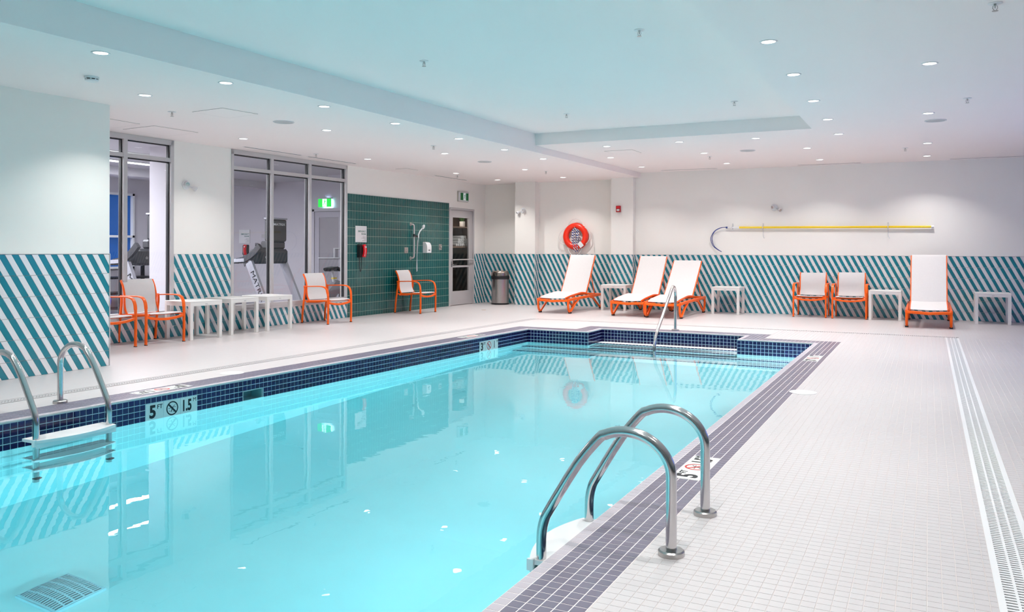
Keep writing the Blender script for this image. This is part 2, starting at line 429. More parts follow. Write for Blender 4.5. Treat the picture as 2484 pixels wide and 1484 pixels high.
for k_, mm in ((0, 'cop'), (1, 'nosing')):
    m1 = MB(); b = 0.0013; a0, a1 = -c+0.0014, -0.0014; q0, q1 = 0.0014, c-0.0014
    m1.add([(a0,q0,-.004),(a1,q0,-.004),(a1,q1,-.004),(a0,q1,-.004),(a0+b,q0+b,0),(a1-b,q0+b,0),(a1-b,q1-b,0),(a0+b,q1-b,0)], [(4,5,6,7),(0,1,5,4),(1,2,6,5),(2,3,7,6),(3,0,4,7)])
    sh[k_] = m1.mesh('coping_tile', M[mm])
for (i, j, d) in A:
    x, y = lat(i, j); link('tile', sh[1 if d == 1 else 0], coping, (warp(x, y), y, 0))
for k_, nm in ((0, 'dark_mosaic'), (1, 'pale_mosaic')):
    mb = MB()
    for (i, j, d) in B+ns:
        if (d == 1) == (k_ == 1): cellbox(mb, i, j, -0.004, 0, 0.0014, 0.0012)
    tag(mb.build(nm, M['nosing' if k_ else 'cop'], coping), kind='stuff')

# ---- pool basin
RZ = [-0.016, -0.068, -0.120, -0.172, -0.224]
def fz(y): return -1.72 if y < 5 else (-1.15 if y > 11 else -1.72+0.57*(y-5)/6)
sh_ = MB()
ys = [ynear, 0, 2, 4, 5, 7, 9, 11, YF]
def W(x, y, z): return (warp(x, y), y, z)
for a, b_ in zip(ys, ys[1:]):
    sh_.add([W(xl, a, fz(a)), W(XR, a, fz(a)), W(XR, b_, fz(b_)), W(xl, b_, fz(b_))], [(0,1,2,3)])
    sh_.add([W(XR, a, -0.012), W(XR, b_, -0.012), W(XR, b_, fz(b_)), W(XR, a, fz(a))], [(0,1,2,3)])
SKY0, SKY1, SKZ0, SKZ1 = YF-110*c+0.0, YF-105*c, -0.224, -0.115
SKY0 = YF + jof(6.14)*c; SKY1 = SKY0+5*c
def lw(y0, y1, zt, zb): sh_.add([W(xl, y0, zt), W(xl, y0, zb if zb is not None else fz(y0)), W(xl, y1, zb if zb is not None else fz(y1)), W(xl, y1, zt)], [(0,1,2,3)])
for a, b_ in zip(ys, ys[1:]):
    if a < SKY0 < b_:
        lw(a, SKY0, -0.012, None); lw(SKY1, b_, -0.012, None); lw(SKY0, SKY1, -0.012, RZ[2]); lw(SKY0, SKY1, RZ[4], None)
    else: lw(a, b_, -0.012, None)
sh_.add([W(xl, ynear, -0.012), W(XR, ynear, -0.012), W(XR, ynear, -1.72), W(xl, ynear, -1.72)], [(0,1,2,3)])
z1 = -1.15
for (xa, xb) in ((xl, bxl), (bxr, XR)):
    sh_.add([W(xa, YF, -0.012), W(xb, YF, -0.012), W(xb, YF, z1), W(xa, YF, z1)], [(3,2,1,0)])
for xa in (bxl, bxr):
    sh_.add([W(xa, YF, -0.012), W(xa, byf, -0.012), W(xa, byf, z1), W(xa, YF, z1)], [(0,1,2,3)])
sh_.add([W(bxl, byf, -0.012), W(bxr, byf, -0.012), W(bxr, byf, z1), W(bxl, byf, z1)], [(3,2,1,0)])
sh_.add([W(bxl, YF, z1), W(bxr, YF, z1), W(bxr, byf, z1), W(bxl, byf, z1)], [(0,1,2,3)])
basin = sh_.build('pool_basin', M['pool_shell']); tag(basin, 'pale blue pool basin under the water', 'pool', kind='structure')
# grout backing of the waterline band, tiles on it
edges = []   # (kind, index along, x,y, dirx, diry, nx, ny)
for j in range(-229, 0):
    edges.append(('L', xl, YF+j*c, 0, 1, 1, 0)); edges.append(('R', XR, YF+(j+1)*c, 0, -1, -1, 0))
for i in range(0, 19): edges.append(('FR', XR-(i+1)*c, YF, 1, 0, 0, -1))
for i in range(61, 80): edges.append(('FL', XR-(i+1)*c, YF, 1, 0, 0, -1))
for i in range(19, 61): edges.append(('BF', XR-(i+1)*c, byf, 1, 0, 0, -1))
for j in range(0, 11):
    edges.append(('BL', bxl, YF+j*c, 0, 1, 1, 0)); edges.append(('BR', bxr, YF+(j+1)*c, 0, -1, -1, 0))
for i in range(0, 80): edges.append(('N', XR-i*c, ynear, -1, 0, 0, 1))
back = MB(); wt = []
JM1 = jof(5.04); JM2 = jof(10.71)
for (kd, x, y, dx, dy, nx, ny) in edges:
    j = round((y-YF)/c)
    for r in range(4):
        if kd == 'L' and SKY0-1e-4 <= y < SKY1-1e-4 and r >= 2: continue
        def F(a, z, n_): X, Y = x+dx*a+nx*n_, y+dy*a+ny*n_; return (warp(X, Y), Y, z)
        back.add([F(0, RZ[r], .003), F(0, RZ[r+1], .003), F(c, RZ[r+1], .003), F(c, RZ[r], .003)], [(0,1,2,3)])
        if kd == 'L' and (JM1 <= j < JM1+10 or JM2 <= j < JM2+10) and r >= 1: continue
        wt.append((kd, x, y, dx, dy, nx, ny, r))
back.build('grout_band', M['pool_grout'], basin)
def wl_tile(mb, x, y, dx, dy, nx, ny, r, g=0.0030, b=0.0008):
    def F(a, z, n_): X, Y = x+dx*a+nx*n_, y+dy*a+ny*n_; return (warp(X, Y), Y, z)
    z0, z1_ = RZ[r]-g, RZ[r+1]+g
    return mb.add([F(g,z0,.0031),F(g,z1_,.0031),F(c-g,z1_,.0031),F(c-g,z0,.0031),F(g+b,z0-b,.006),F(g+b,z1_+b,.006),F(c-g-b,z1_+b,.006),F(c-g-b,z0-b,.006)],
                  [(4,5,6,7),(0,1,5,4),(1,2,6,5),(2,3,7,6),(3,0,4,7)])
visw = [t for t in wt if t[0] == 'L' and seen(Vector((t[1], t[2], 0))) and t[2] > 3.6]
A, B = near_first(visw, lambda t: t[2]+t[7]*0.001, 240)
cand = [t for t in wt if t[0] == 'FR']; A += cand[:60]; sa = set(A)
for t in A: wl_tile(MB(), *t[1:]).build('tile', M['navy'], basin)
mb = MB()
for t in wt:
    if t not in sa: wl_tile(mb, *t[1:])
tag(mb.build('waterline_mosaic', M['navy'], basin), kind='stuff')
# steps at the far end
def step(x0, x1, ye, yb, z, zb, name='step'):
    m1 = MB(); m1.add([W(x0, ye, zb), W(x1, ye, zb), W(x1, yb, zb), W(x0, yb, zb), W(x0, ye, z), W(x1, ye, z), W(x1, yb, z), W(x0, yb, z)],
        [(0,3,2,1),(4,5,6,7),(0,1,5,4),(1,2,6,5),(2,3,7,6),(3,0,4,7)])
    o = m1.build(name, M['step_white'], basin)
    m2 = MB(); n = int((x1-x0)/c)
    for k in range(n):
        a = x0+k*c+0.003; b_ = a+c-0.006
        m2.add([W(a, ye-0.002, z+0.002), W(b_, ye-0.002, z+0.002), W(b_, ye+0.035, z+0.002), W(a, ye+0.035, z+0.002), W(a, ye-0.003, z-0.03), W(b_, ye-0.003, z-0.03)], [(0,1,2,3),(4,5,1,0)])
    tag(m2.build('nosing_mosaic', M['navy'], o), kind='stuff')
M['step_white'] = mat('step_plaster', (0.84, 0.88, 0.89), 0.8, spec=0.2)
step(bxl+0.002, bxr-0.002, 12.60, byf-0.01, -0.2125, -0.37)
step(bxl+0.002, bxr-0.002, 12.32, byf-0.01, -0.37, -0.57)
step(xl+0.002, XR-0.002, 12.02, YF-0.01, -0.57, -0.82)
step(xl+0.002, XR-0.002, 11.72, YF-0.01, -0.82, -1.16)
# skimmer mouth in the left pool wall
sk = thing('skimmer_mouth', 'recessed skimmer opening in the navy waterline tiles', 'skimmer', (0, 0, 0))
m1 = MB(); d_ = 0.16
x_ = warp(xl, SKY0)
m1.add([(x_, SKY0, RZ[2]), (x_, SKY1, RZ[2]), (x_, SKY1, RZ[4]), (x_, SKY0, RZ[4]), (x_-d_, SKY0, RZ[2]), (x_-d_, SKY1, RZ[2]), (x_-d_, SKY1, RZ[4]), (x_-d_, SKY0, RZ[4])],
       [(0,1,5,4),(1,2,6,5),(2,3,7,6),(3,0,4,7),(4,5,6,7)])
m1.build('throat', mat('skimmer_plastic', (0.35, 0.60, 0.66), 0.4), sk)
m1 = MB()
for (a, b_, q, r) in ((SKY0, SKY1, RZ[2]-.006, RZ[2]), (SKY0, SKY1, RZ[4]+.006, RZ[4]+.002), (SKY0, SKY0+.006, RZ[4], RZ[2]), (SKY1-.006, SKY1, RZ[4], RZ[2])):
    m1.box(x_-.01, x_+.006, a, b_, min(q, r), max(q, r))
m1.build('rim', M['white2'], sk)
# pool water
wm = MB()
e = 0.03
top = [(xl-e, ynear-e), (XR+e, ynear-e), (XR+e, YF+e), (bxr+e, YF+e), (bxr+e, byf+e), (bxl-e, byf+e), (bxl-e, YF+e), (xl-e, YF+e)]
n = len(top)
wm.add([W(x, y, WZ) for x, y in top]+[W(x, y, -1.80) for x, y in top], [tuple(range(n)), tuple(range(2*n-1, n-1, -1))]+[(i, n+i, n+(i+1) % n, (i+1) % n) for i in range(n)])
water = wm.build('pool_water', M['water']); tag(water, 'still turquoise water filling the swimming pool', 'water', kind='structure')
# unseen lamps added to brighten the pool, whose surface blocks the downlights
for k, y in enumerate((1.4, 4.4, 7.4, 10.4)):
    t = thing('pool_fill_lamp', 'added underwater fill lamp in the hidden side wall, %s from the shallow steps' % ('fourth', 'third', 'second', 'first')[k], 'lamp', (XR, y, -0.62))
    MB().lathe([(0.12, 0), (0.12, 0.03), (0.10, 0.035)], axis='x', k=24).xf(Matrix.Rotation(PI, 4, 'Z')).build('rim', M['steel'], t)
    area('pool_fill', (-0.045, 0, 0), 0.2, POOL_W*(.75, .75, 1.35, 1.35)[k], (0.94, 0.96, 1.0), (0, PI/2+.35, 0), parent=t)
for (x, y, z, pw_, lab) in ((bxr, 12.50, -.335, 9, 'small underwater fill lamp added beside the top pool step'), (XR, 12.0, -.45, 40, 'small underwater fill lamp added beside the lower pool steps')):  # unseen lamps added only to lift the dim steps
    t = thing('pool_fill_lamp', lab, 'lamp', (x, y, z))
    MB().lathe([(0.06, 0), (0.06, 0.02), (0.05, 0.024)], axis='x', k=20).xf(Matrix.Rotation(PI, 4, 'Z')).build('rim', M['steel'], t)
    area('pool_fill', (-0.03, 0, 0), 0.1, pw_, (0.94, 0.96, 1.0), (0, PI/2, 0), parent=t)
t = thing('pool_fill_lamp', 'added underwater fill lamp in the deep end wall', 'lamp', (-3.8, ynear, -0.7))
MB().lathe([(0.12, 0), (0.12, 0.03), (0.10, 0.035)], axis='y', k=24).xf(Matrix.Rotation(PI, 4, 'Z')).build('rim', M['steel'], t)
area('pool_fill', (0, 0.045, 0), 0.2, POOL_W, (0.94, 0.96, 1.0), (PI/2+.35, 0, 0), parent=t)
# main drains on the pool floor
def main_drain(cx, cy_, label):
    t = thing('main_drain', label, 'drain', (cx, cy_, -1.718))
    MB().box(-.17, .17, -.16, .16, 0, .012).build('sump', mat('drain_shadow', (.10, .30, .36), .7), t)
    m1 = MB(); dome = lambda x, y: .028+.045*(1-(x/.19)**2)*(1-(y/.18)**2)
    gr = mat('drain_grating', (.40, .66, .74), .5)
    for k in range(17):
        x = -.168+k*.021; m1.sweep([(x, -.155+.031*i, dome(x, -.155+.031*i)) for i in range(11)], [(-.0035, -.004), (.0035, -.004), (.0035, .004), (-.0035, .004)], (1, 0, 0))
    for k in range(6):
        y = -.155+k*.062; m1.sweep([(-.168+.0336*i, y, dome(-.168+.0336*i, y)+.001) for i in range(11)], [(-.005, -.004), (.005, -.004), (.005, .004), (-.005, .004)], (0, 1, 0))
    m1.build('grating', gr, t)
    MB().box(-.178, .178, -.168, -.155, 0, .03).box(-.178, .178, .155, .168, 0, .03).box(-.178, -.168, -.155, .155, 0, .03).box(.168, .178, -.155, .155, 0, .03).build('frame', gr, t)
main_drain(-4.62, 3.19, 'square white main drain grating on the deep pool floor')

# ---- ceilings
def xs(y): return -5.86+0.0135*(y-3.5)
cm = MB()
def cslab(pts, z): 
    n = len(pts); cm.add([(x, y, z) for x, y in pts]+[(x, y, 3.6) for x, y in pts], [tuple(range(n-1, -1, -1)), tuple(range(n, 2*n))]+[(i, (i+1) % n, n+(i+1) % n, n+i) for i in range(n)])
YT = 12.22
cslab([(-10.4, Y0), (xs(Y0), Y0), (xs(18.1), 18.1), (-10.4, 18.1)], 2.90)
cslab([(xs(YT), YT), (4.5, YT), (4.5, 18.1), (xs(18.1), 18.1)], 3.01)
cslab([(-1.46, Y0), (4.5, Y0), (4.5, YT), (-1.46, YT)], 3.01)
cslab([(xs(Y0), Y0), (-1.46, Y0), (-1.46, -1.2), (xs(-1.2), -1.2)], 3.01)
cslab([(xs(-1.2), -1.2), (-1.46, -1.2), (-1.46, YT), (xs(YT), YT)], 3.20)
ceil = cm.build('ceiling', M['ceil']); tag(ceil, kind='structure')

# ---- walls: a panel frame is origin, direction, normal
class Panel:
    def __init__(s, p0, p1, flip=False):
        s.o = Vector((*p0, 0)); s.d = (Vector((*p1, 0))-s.o); s.L = s.d.length; s.d.normalize(); s.n = Vector((s.d.y, -s.d.x, 0))
    def __call__(s, a, b, c_): p = s.o+s.d*a+s.n*c_; return (p.x, p.y, b)
    def box(s, mb, a0, a1, b0, b1, c0, c1):
        P = [s(a, b, c_) for c_ in (c0, c1) for a, b in ((a0, b0), (a1, b0), (a1, b1), (a0, b1))]
        return mb.add(P, [(3,2,1,0),(4,5,6,7),(0,1,5,4),(1,2,6,5),(2,3,7,6),(3,0,4,7)])
def clip(poly, a0, a1, b0, b1):
    def cl(P, f, g_):
        out = []
        for i in range(len(P)):
            p, q = P[i], P[(i+1) % len(P)]; fp, fq = f(p), f(q)
            if fp >= 0: out.append(p)
            if (fp >= 0) != (fq >= 0): t = fp/(fp-fq); out.append((p[0]+(q[0]-p[0])*t, p[1]+(q[1]-p[1])*t))
        return out
    for f in (lambda p: p[0]-a0, lambda p: a1-p[0], lambda p: p[1]-b0, lambda p: b1-p[1]):
        if not poly: break
        poly = cl(poly, f, 0)
    return poly
def striped(wall, panels, T, prefix='tile', limit=300, pw=0.061, slope=0.50):
    """parallelogram tiles; panels = (panel, a0, a1, b0, b1, phase)"""
    rh = T/5.78; sh_r = rh*slope; ga = 0.0014
    pcs = []
    for (pn, a0, a1, b0, b1, ph) in panels:
        for r in range(6):
            zt = T-r*rh; zb = max(0.0, zt-rh)
            if zt <= b0+0.003 or zb >= b1-0.003: continue
            k0 = int((a0-ph-0.5)/pw)-14; k1 = int((a1-ph)/pw)+4
            for k in range(k0, k1):
                s0 = ph+k*pw+r*(sh_r+0.004)
                full = zt-rh
                Pg = [(s0+ga, zt-ga), (s0+sh_r+ga, full+ga), (s0+sh_r+pw-ga, full+ga), (s0+pw-ga, zt-ga)]
                Q = clip(Pg, a0, a1, max(b0, 0.001), b1)
                if len(Q) < 3: continue
                ar = 0.5*abs(sum(Q[i][0]*Q[(i+1) % len(Q)][1]-Q[(i+1) % len(Q)][0]*Q[i][1] for i in range(len(Q))))
                if ar < 0.0004: continue
                mx = sum(q[0] for q in Q)/len(Q); mz = sum(q[1] for q in Q)/len(Q)
                pcs.append((Q, pn, k % 2, (Vector(pn(mx, mz, 0))-CAMP).length - ar*8))
    A, B = near_first(pcs, lambda q: q[3], limit)
    for (Q, pn, k, _) in A: MB().poly(Q, pn, 0.0006, 0.007, 0.0011).build(prefix, M['teal' if k else 'white_tile'], wall)
    for kk, nm in ((0, 'white_tiling'), (1, 'teal_tiling')):
        mb = MB()
        for (Q, pn, k, _) in B:
            if k == kk: mb.poly(Q, pn, 0.0006, 0.007, 0.0011)
        if mb.v: tag(mb.build(nm, M['teal' if kk else 'white_tile'], wall), kind='stuff')

# near left wall (block that juts out)
m1 = MB(); m1.box(-10.2, -8.14, Y0, 6.18, 0, 2.90)
wn = m1.build('wall_near', M['plaster']); tag(wn, kind='structure')
pn = Panel((-8.14, Y0), (-8.14, 6.18))
m2 = MB(); pn.box(m2, 4.5, pn.L, 0, 1.24, 0.0002, 0.001); m2.build('grout', M['grout'], wn)
striped(wn, [(pn, 4.5+1.2, pn.L-0.008, 0, 1.238, -0.030)], 1.24, pw=0.0682, slope=0.57)
m3 = MB(); pn.box(m3, pn.L-0.006, pn.L+0.004, 0, 1.245, -0.01, 0.011); pn.box(m3, 4.5, pn.L, 1.24, 1.246, 0, 0.010); m3.build('edge_trim', M['alu'], wn)
pr = Panel((-8.14, 6.18), (-10.2, 6.18))

# left wall with the gym windows, shower wall and door
def xw(y): return -9.955+0.0165*(y-8.5)
PL = Panel((xw(6.18), 6.18), (xw(17.95), 17.95))
def sl(y): return (y-6.18)/PL.d.y
lw_ = MB()
WA0, WA1, WB0, WB1, DR0, DR1 = 6.55, 8.62, 9.73, 12.61, 16.28, 17.39
SILL = 0.335
def wp(y0, y1, z0, z1): PL.box(lw_, sl(y0), sl(y1), z0, z1, -0.16, 0)
wp(6.18, WA0, 0, 2.9); wp(WA0, WA1, 0, SILL); wp(WA1, WB0, 0, 2.9); wp(WB0, WB1, 0, SILL); wp(WB1, DR0, 0, 2.9); wp(DR0, DR1, 2.27, 2.9); wp(DR1, 18.0, 0, 2.9)
wl = lw_.build('wall_left', M['plaster']); tag(wl, kind='structure')
m2 = MB()
for (y0, y1, zt) in ((6.18, WA1, SILL-.02), (WA1, WB0, 1.225), (WB0, WB1, SILL-.02), (DR1, 17.95, 1.205)): PL.box(m2, sl(y0), sl(y1), 0, zt, 0.0002, 0.001)
m2.build('grout', M['grout'], wl)
striped(wl, [(PL, sl(6.2), sl(WA1+.012), 0, SILL-.022, .0485), (PL, sl(WA1+.012), sl(WB0-.012), 0, 1.222, .0485), (PL, sl(WB0-.012), sl(WB1), 0, SILL-.022, .0485), (PL, sl(DR1), sl(17.945), 0, 1.202, .0485)], 1.222, pw=0.0665, slope=0.54)
m3 = MB(); PL.box(m3, sl(WB1)-.006, sl(WB1)+.004, 0, 2.37, 0, 0.011); PL.box(m3, sl(WB1), sl(16.245), 2.366, 2.372, 0, .01); PL.box(m3, sl(16.245), sl(16.255), 0, 2.37, 0, .011)
m3.build('edge_trim', M['alu'], wl)
# green stacked tiles
GW, GH, GT = 0.0812, 0.1625, 2.366
m2 = MB(); PL.box(m2, sl(WB1), sl(16.245), 0, GT, 0.0002, 0.0054); m2.build('green_grout', M['green_grout'], wl)
gt_full = MB().poly([(0.0030, 0.0030), (GW-.0030, .0030), (GW-.0030, GH-.0030), (.0030, GH-.0030)][::1], lambda a, b, c_: (c_*PL.n.x+a*PL.d.x, c_*PL.n.y+a*PL.d.y, b), 0.0046, 0.0066, 0.0006).mesh('green_tile', M['green'])
gl = []
ncol = int((16.245-WB1)/GW)+1
for i in range(ncol):
    for r in range(15):
        zt = GT-r*GH; a0 = sl(WB1)+i*GW
        gl.append((a0, zt-GH, i, r))
def gok(t): return t[1] > 0 and t[0]+GW < sl(16.245)
gi = [t for t in gl if gok(t)]
# keep single pieces round the fittings at eye level, where they read largest
A, B = near_first(gi, lambda t: t[2]*1.0)
for t in A: link('tile', gt_full, wl, PL(t[0], t[1], 0))
mb = MB()
for t in gl:
    if t in A: continue
    Q = clip([(t[0]+.0030, t[1]+.0030), (t[0]+GW-.0030, t[1]+.0030), (t[0]+GW-.0030, t[1]+GH-.0030), (t[0]+.0030, t[1]+GH-.0030)], sl(WB1)+.002, sl(16.245), 0.002, GT)
    if len(Q) >= 3: mb.poly(Q, PL, 0.0046, 0.0066, 0.0006)
tag(mb.build('green_tiling', M['green'], wl), kind='stuff')

# back wall
BW = 17.55
bm = MB()
bm.box(-9.99, -8.76, 17.95, 18.15, 0, 2.90); bm.box(-8.76, -8.235, 17.52, 18.1, 0, 2.90); bm.box(-8.235, -6.30, 17.74, 18.1, 0, 2.90)
bm.box(-6.30, -5.79, 17.38, 18.1, 0, 2.90); bm.box(-5.79, 4.4, BW, 18.1, 0, 3.02)
wb = bm.build('wall_back', M['plaster']); tag(wb, kind='structure')
TB = 1.20
PA = Panel((-9.80, 17.95), (-8.76, 17.95)); PP1 = Panel((-8.76, 17.52), (-8.235, 17.52)); PS1 = Panel((-8.235, 17.52), (-8.235, 17.74)); PM = Panel((-8.235, 17.74), (-6.30, 17.74))
PP2 = Panel((-6.30, 17.38), (-5.79, 17.38)); PS2 = Panel((-5.79, 17.38), (-5.79, BW)); PB = Panel((-5.79, BW), (4.35, BW))
m2 = MB()
for p in (PA, PP1, PM, PP2, PB, PS1, PS2): p.box(m2, 0, p.L, 0, TB, 0.0002, 0.001)
m2.build('grout', M['grout'], wb)
striped(wb, [(p, 0.004, p.L-0.004, 0, TB-.002, ph) for p, ph in ((PA, 0), (PP1, .02), (PM, .03), (PP2, .05), (PB, -.038), (PS1, 0), (PS2, .01))], TB)
m3 = MB()
for p in (PP1, PP2): p.box(m3, -0.004, 0.004, 0, TB, 0, .01); p.box(m3, p.L-.004, p.L+.004, 0, TB, 0, .01)
for p in (PA, PP1, PM, PP2, PB): p.box(m3, 0, p.L, TB, TB+.005, 0, .009)
m3.build('edge_trim', M['alu'], wb)
# walls outside the frame close the room
m1 = MB(); m1.box(4.35, 4.6, Y0, 8.6, 0, 3.1); m1.box(4.35, 4.6, 14.6, 18.1, 0, 3.1); m1.box(4.35, 4.6, 8.6, 14.6, 0, 0.9); m1.box(4.35, 4.6, 8.6, 14.6, 2.6, 3.1)
tag(m1.build('wall_right', stripe_far(1)), kind='structure')
m1 = MB(); m1.box(-10.4, 4.6, Y0-.2, Y0, 0, 3.6); tag(m1.build('wall_front', stripe_far(0)), kind='structure')
wr = MB(); wr.box(4.50, 4.55, 8.6, 14.6, 0.9, 2.6); wr_o = MB()
for y in (8.6, 10.6, 12.6, 14.55): wr_o.box(4.36, 4.46, y, y+.05, .9, 2.6)
for z in (.9, 2.55): wr_o.box(4.36, 4.46, 8.6, 14.6, z, z+.05)
w3 = wr_o.build('window_3', M['alu']); tag(w3, kind='structure')
dusk2 = mat('dusk_pane', (0.05, 0.1, 0.3), 0.2, emit=(0.16, 0.30, 1.0), estr=DUSK)
MB().box(4.50, 4.53, 8.6, 14.6, .9, 2.6).build('pane', dusk2, w3)

# ---- windows to the gym
def window(name, y0, y1, mull, z0=SILL, z1=2.885, zt=2.605):
    o = None
    fr = MB(); fd0, fd1 = -0.10, 0.012
    PL.box(fr, sl(y0), sl(y0)+.05, z0, z1, fd0, fd1); PL.box(fr, sl(y1)-.05, sl(y1), z0, z1, fd0, fd1)
    PL.box(fr, sl(y0), sl(y1), z1-.06, z1+.012, fd0, fd1); PL.box(fr, sl(y0), sl(y1), z0-.02, z0+.06, fd0, fd1)
    w_ = fr.build(name, M['alu']); tag(w_, kind='structure')
    for ym in mull:
        q = MB(); PL.box(q, sl(ym)-.03, sl(ym)+.03, z0+.06, z1-.06, fd0, fd1); q.build('mullion', M['alu'], w_)
    st = [y0+.05]+list(mull)+[y1-.05]
    for a, b_ in zip(st, st[1:]):
        aa = a+(.03 if a in mull else 0); bb = b_-(.03 if b_ in mull else 0)
        q = MB(); PL.box(q, sl(aa), sl(bb), zt-.028, zt+.028, fd0, fd1-.002); q.build('transom', M['alu'], w_)
        for (za, zb) in ((z0+.06, zt-.028), (zt+.028, z1-.06)):
            q = MB(); PL.box(q, sl(aa), sl(bb), za, zb, -.05, -.042); q.build('pane', M['glass'], w_)
            q = MB()   # black gasket, thick on the far jamb as the photograph shows
            PL.box(q, sl(aa), sl(bb), zb-.016, zb, -.075, -.04)
            PL.box(q, sl(bb)-.016, sl(bb)-.001, za, zb, -.075, -.03); q.build('gasket', M['black'], w_)
    q = MB(); PL.box(q, sl(y0)-.01, sl(y1)+.01, z0-.035, z0-.012, 0, .03); q.build('window_sill', M['alu'], w_)
    return w_
window('window_1', WA0, WA1, (7.81-0.95, 7.81))
window('window_2', WB0, WB1, (10.635, 11.575))

# ---- door to the towel closet
df = MB(); 
PL.box(df, sl(DR0), sl(DR0)+.045, 0, 2.27, -.12, .015); PL.box(df, sl(DR1)-.045, sl(DR1), 0, 2.27, -.12, .015); PL.box(df, sl(DR0), sl(DR1), 2.225, 2.27, -.12, .015)
door = df.build('door_1', M['alu']); tag(door, kind='structure')
a0, a1 = sl(DR0)+.048, sl(DR1)-.048
q = MB(); doorm = mat('door_paint', (0.50, 0.475, 0.48), 0.4)
PL.box(q, a0, a0+.115, .01, 2.22, -.06, -.01); PL.box(q, a1-.16, a1, .01, 2.22, -.06, -.01); PL.box(q, a0+.115, a1-.16, .01, .33, -.06, -.01); PL.box(q, a0+.115, a1-.16, 2.05, 2.22, -.06, -.01)
PL.box(q, a0+.115, a1-.16, .885, .93, -.058, -.012)
lf = q.build('door_leaf', doorm, door)
for (za, zb) in ((.33, .885), (.93, 2.05)):
    q = MB(); PL.box(q, a0+.115, a1-.16, za, zb, -.04, -.034); q.build('pane', M['glass'], lf)
q = MB(); PL.box(q, a1-.172, a1-.158, .34, 2.04, -.03, -.008); q.build('glazing_bead', M['alu'], lf)
q = MB(); p0, p1 = Vector(PL(a0+.02, 1.065, .05)), Vector(PL(a1-.01, 1.065, .05)); q.tube([p0, p1], .014, 10)
for aa in (a0+.03, a1-.03): q.tube([PL(aa, 1.065, -.012), PL(aa, 1.065, .05)], .008, 8)
q.build('push_bar', M['alu'], lf, True)
q = MB(); PL.box(q, a0+.03, a0+.075, .90, 1.03, -.012, 0.0); q.tube([PL(a0+.05, .955, 0), PL(a0+.05, .955, .055), PL(a0+.17, .955, .055)], .009, 8); q.build('door_handle', M['steel'], lf, True)
for z in (.35, 1.15, 2.0):
    q = MB(); q.tube([PL(a1+.005, z-.06, .0), PL(a1+.005, z+.06, .0)], .010, 8); q.build('hinge', M['brushed'], door, True)
# closet carcass behind
XC = -9.80
CY1 = 17.90
cb = MB(); cb.box(-10.46, -10.42, DR0, CY1, 0, 2.3); cb.box(-10.46, -9.97, DR0-.04, DR0, 0, 2.3); cb.box(-10.46, -9.97, CY1, CY1+.03, 0, 2.3); cb.box(-10.46, -9.97, DR0, CY1, 2.27, 2.31); cb.box(-10.46, -9.97, DR0, CY1, -.02, 0.01)
cl = cb.build('closet', M['wood']); tag(cl, 'dark wood towel closet behind the glazed door', 'closet')
for z in (1.375, 1.85): MB().box(-10.42, -9.97, DR0, CY1, z-.03, z).build('shelf', mat('shelf_edge', (0.22, 0.13, 0.09), 0.4), cl)
area('closet_fill', (-10.05, 17.1, 2.24), 0.3, 3.5, (1, .88, .76), spread=math.radians(150))  # added fill without a fixture, brightens towels and shelves
tm = MB().lathe([(0.0, 0), (0.027, 0), (0.036, .008), (0.036, .25), (.027, .258), (0.0, .258)], axis='x', k=14)
tm.lathe([(.012, .252), (.016, .264), (.020, .252)], axis='x', k=12, cap=False)
tme = tm.mesh('rolled_towel', M['towel'], True)
ordw = ('first', 'second', 'third', 'fourth', 'fifth', 'sixth', 'seventh', 'eighth')
rown = ('bottom', 'second', 'third', 'top')
for r, cnt in enumerate((8, 7, 6, 4)):
    for i in range(cnt):
        y = 16.93+(i+.5*r)*.076+(.07 if r == 3 else 0)+random.uniform(-.004, .004)
        o = link('rolled_towel', tme, None, (-10.25+random.uniform(-.02, .02), y, 1.375+.037+r*.063))
        tag(o, 'rolled white towel, %s from the handle side in the %s layer of the closet pile' % (ordw[i], rown[r]), 'towel', 'rolled towels on the closet shelf')
t = thing('potted_grass', 'potted green grass plant on the top closet shelf', 'plant', (-10.08, 17.30, 1.851))
MB().lathe([(.0, 0), (.062, 0), (.068, .02), (.07, .13), (.062, .13), (.06, .11), (0, .11)], k=20).build('pot', M['pot'], t, True)
q = MB()
for i in range(90):
    a = random.uniform(0, 2*PI); r = random.uniform(0, .045); L = random.uniform(.12, .24); o_ = random.uniform(.02, .13)
    x, y = r*math.cos(a), r*math.sin(a); dx, dy = math.cos(a)*o_, math.sin(a)*o_
    px_, py_ = -math.sin(a)*.004, math.cos(a)*.004
    q.add([(x-px_, y-py_, .11), (x+px_, y+py_, .11), (x+dx*.4+px_, y+dy*.4+py_, .11+L*.6), (x+dx*.4-px_, y+dy*.4-py_, .11+L*.6), (x+dx, y+dy, .11+L)], [(0,1,2,3),(3,2,4)])
tag(q.build('grass', M['leafg'], t), kind='stuff')

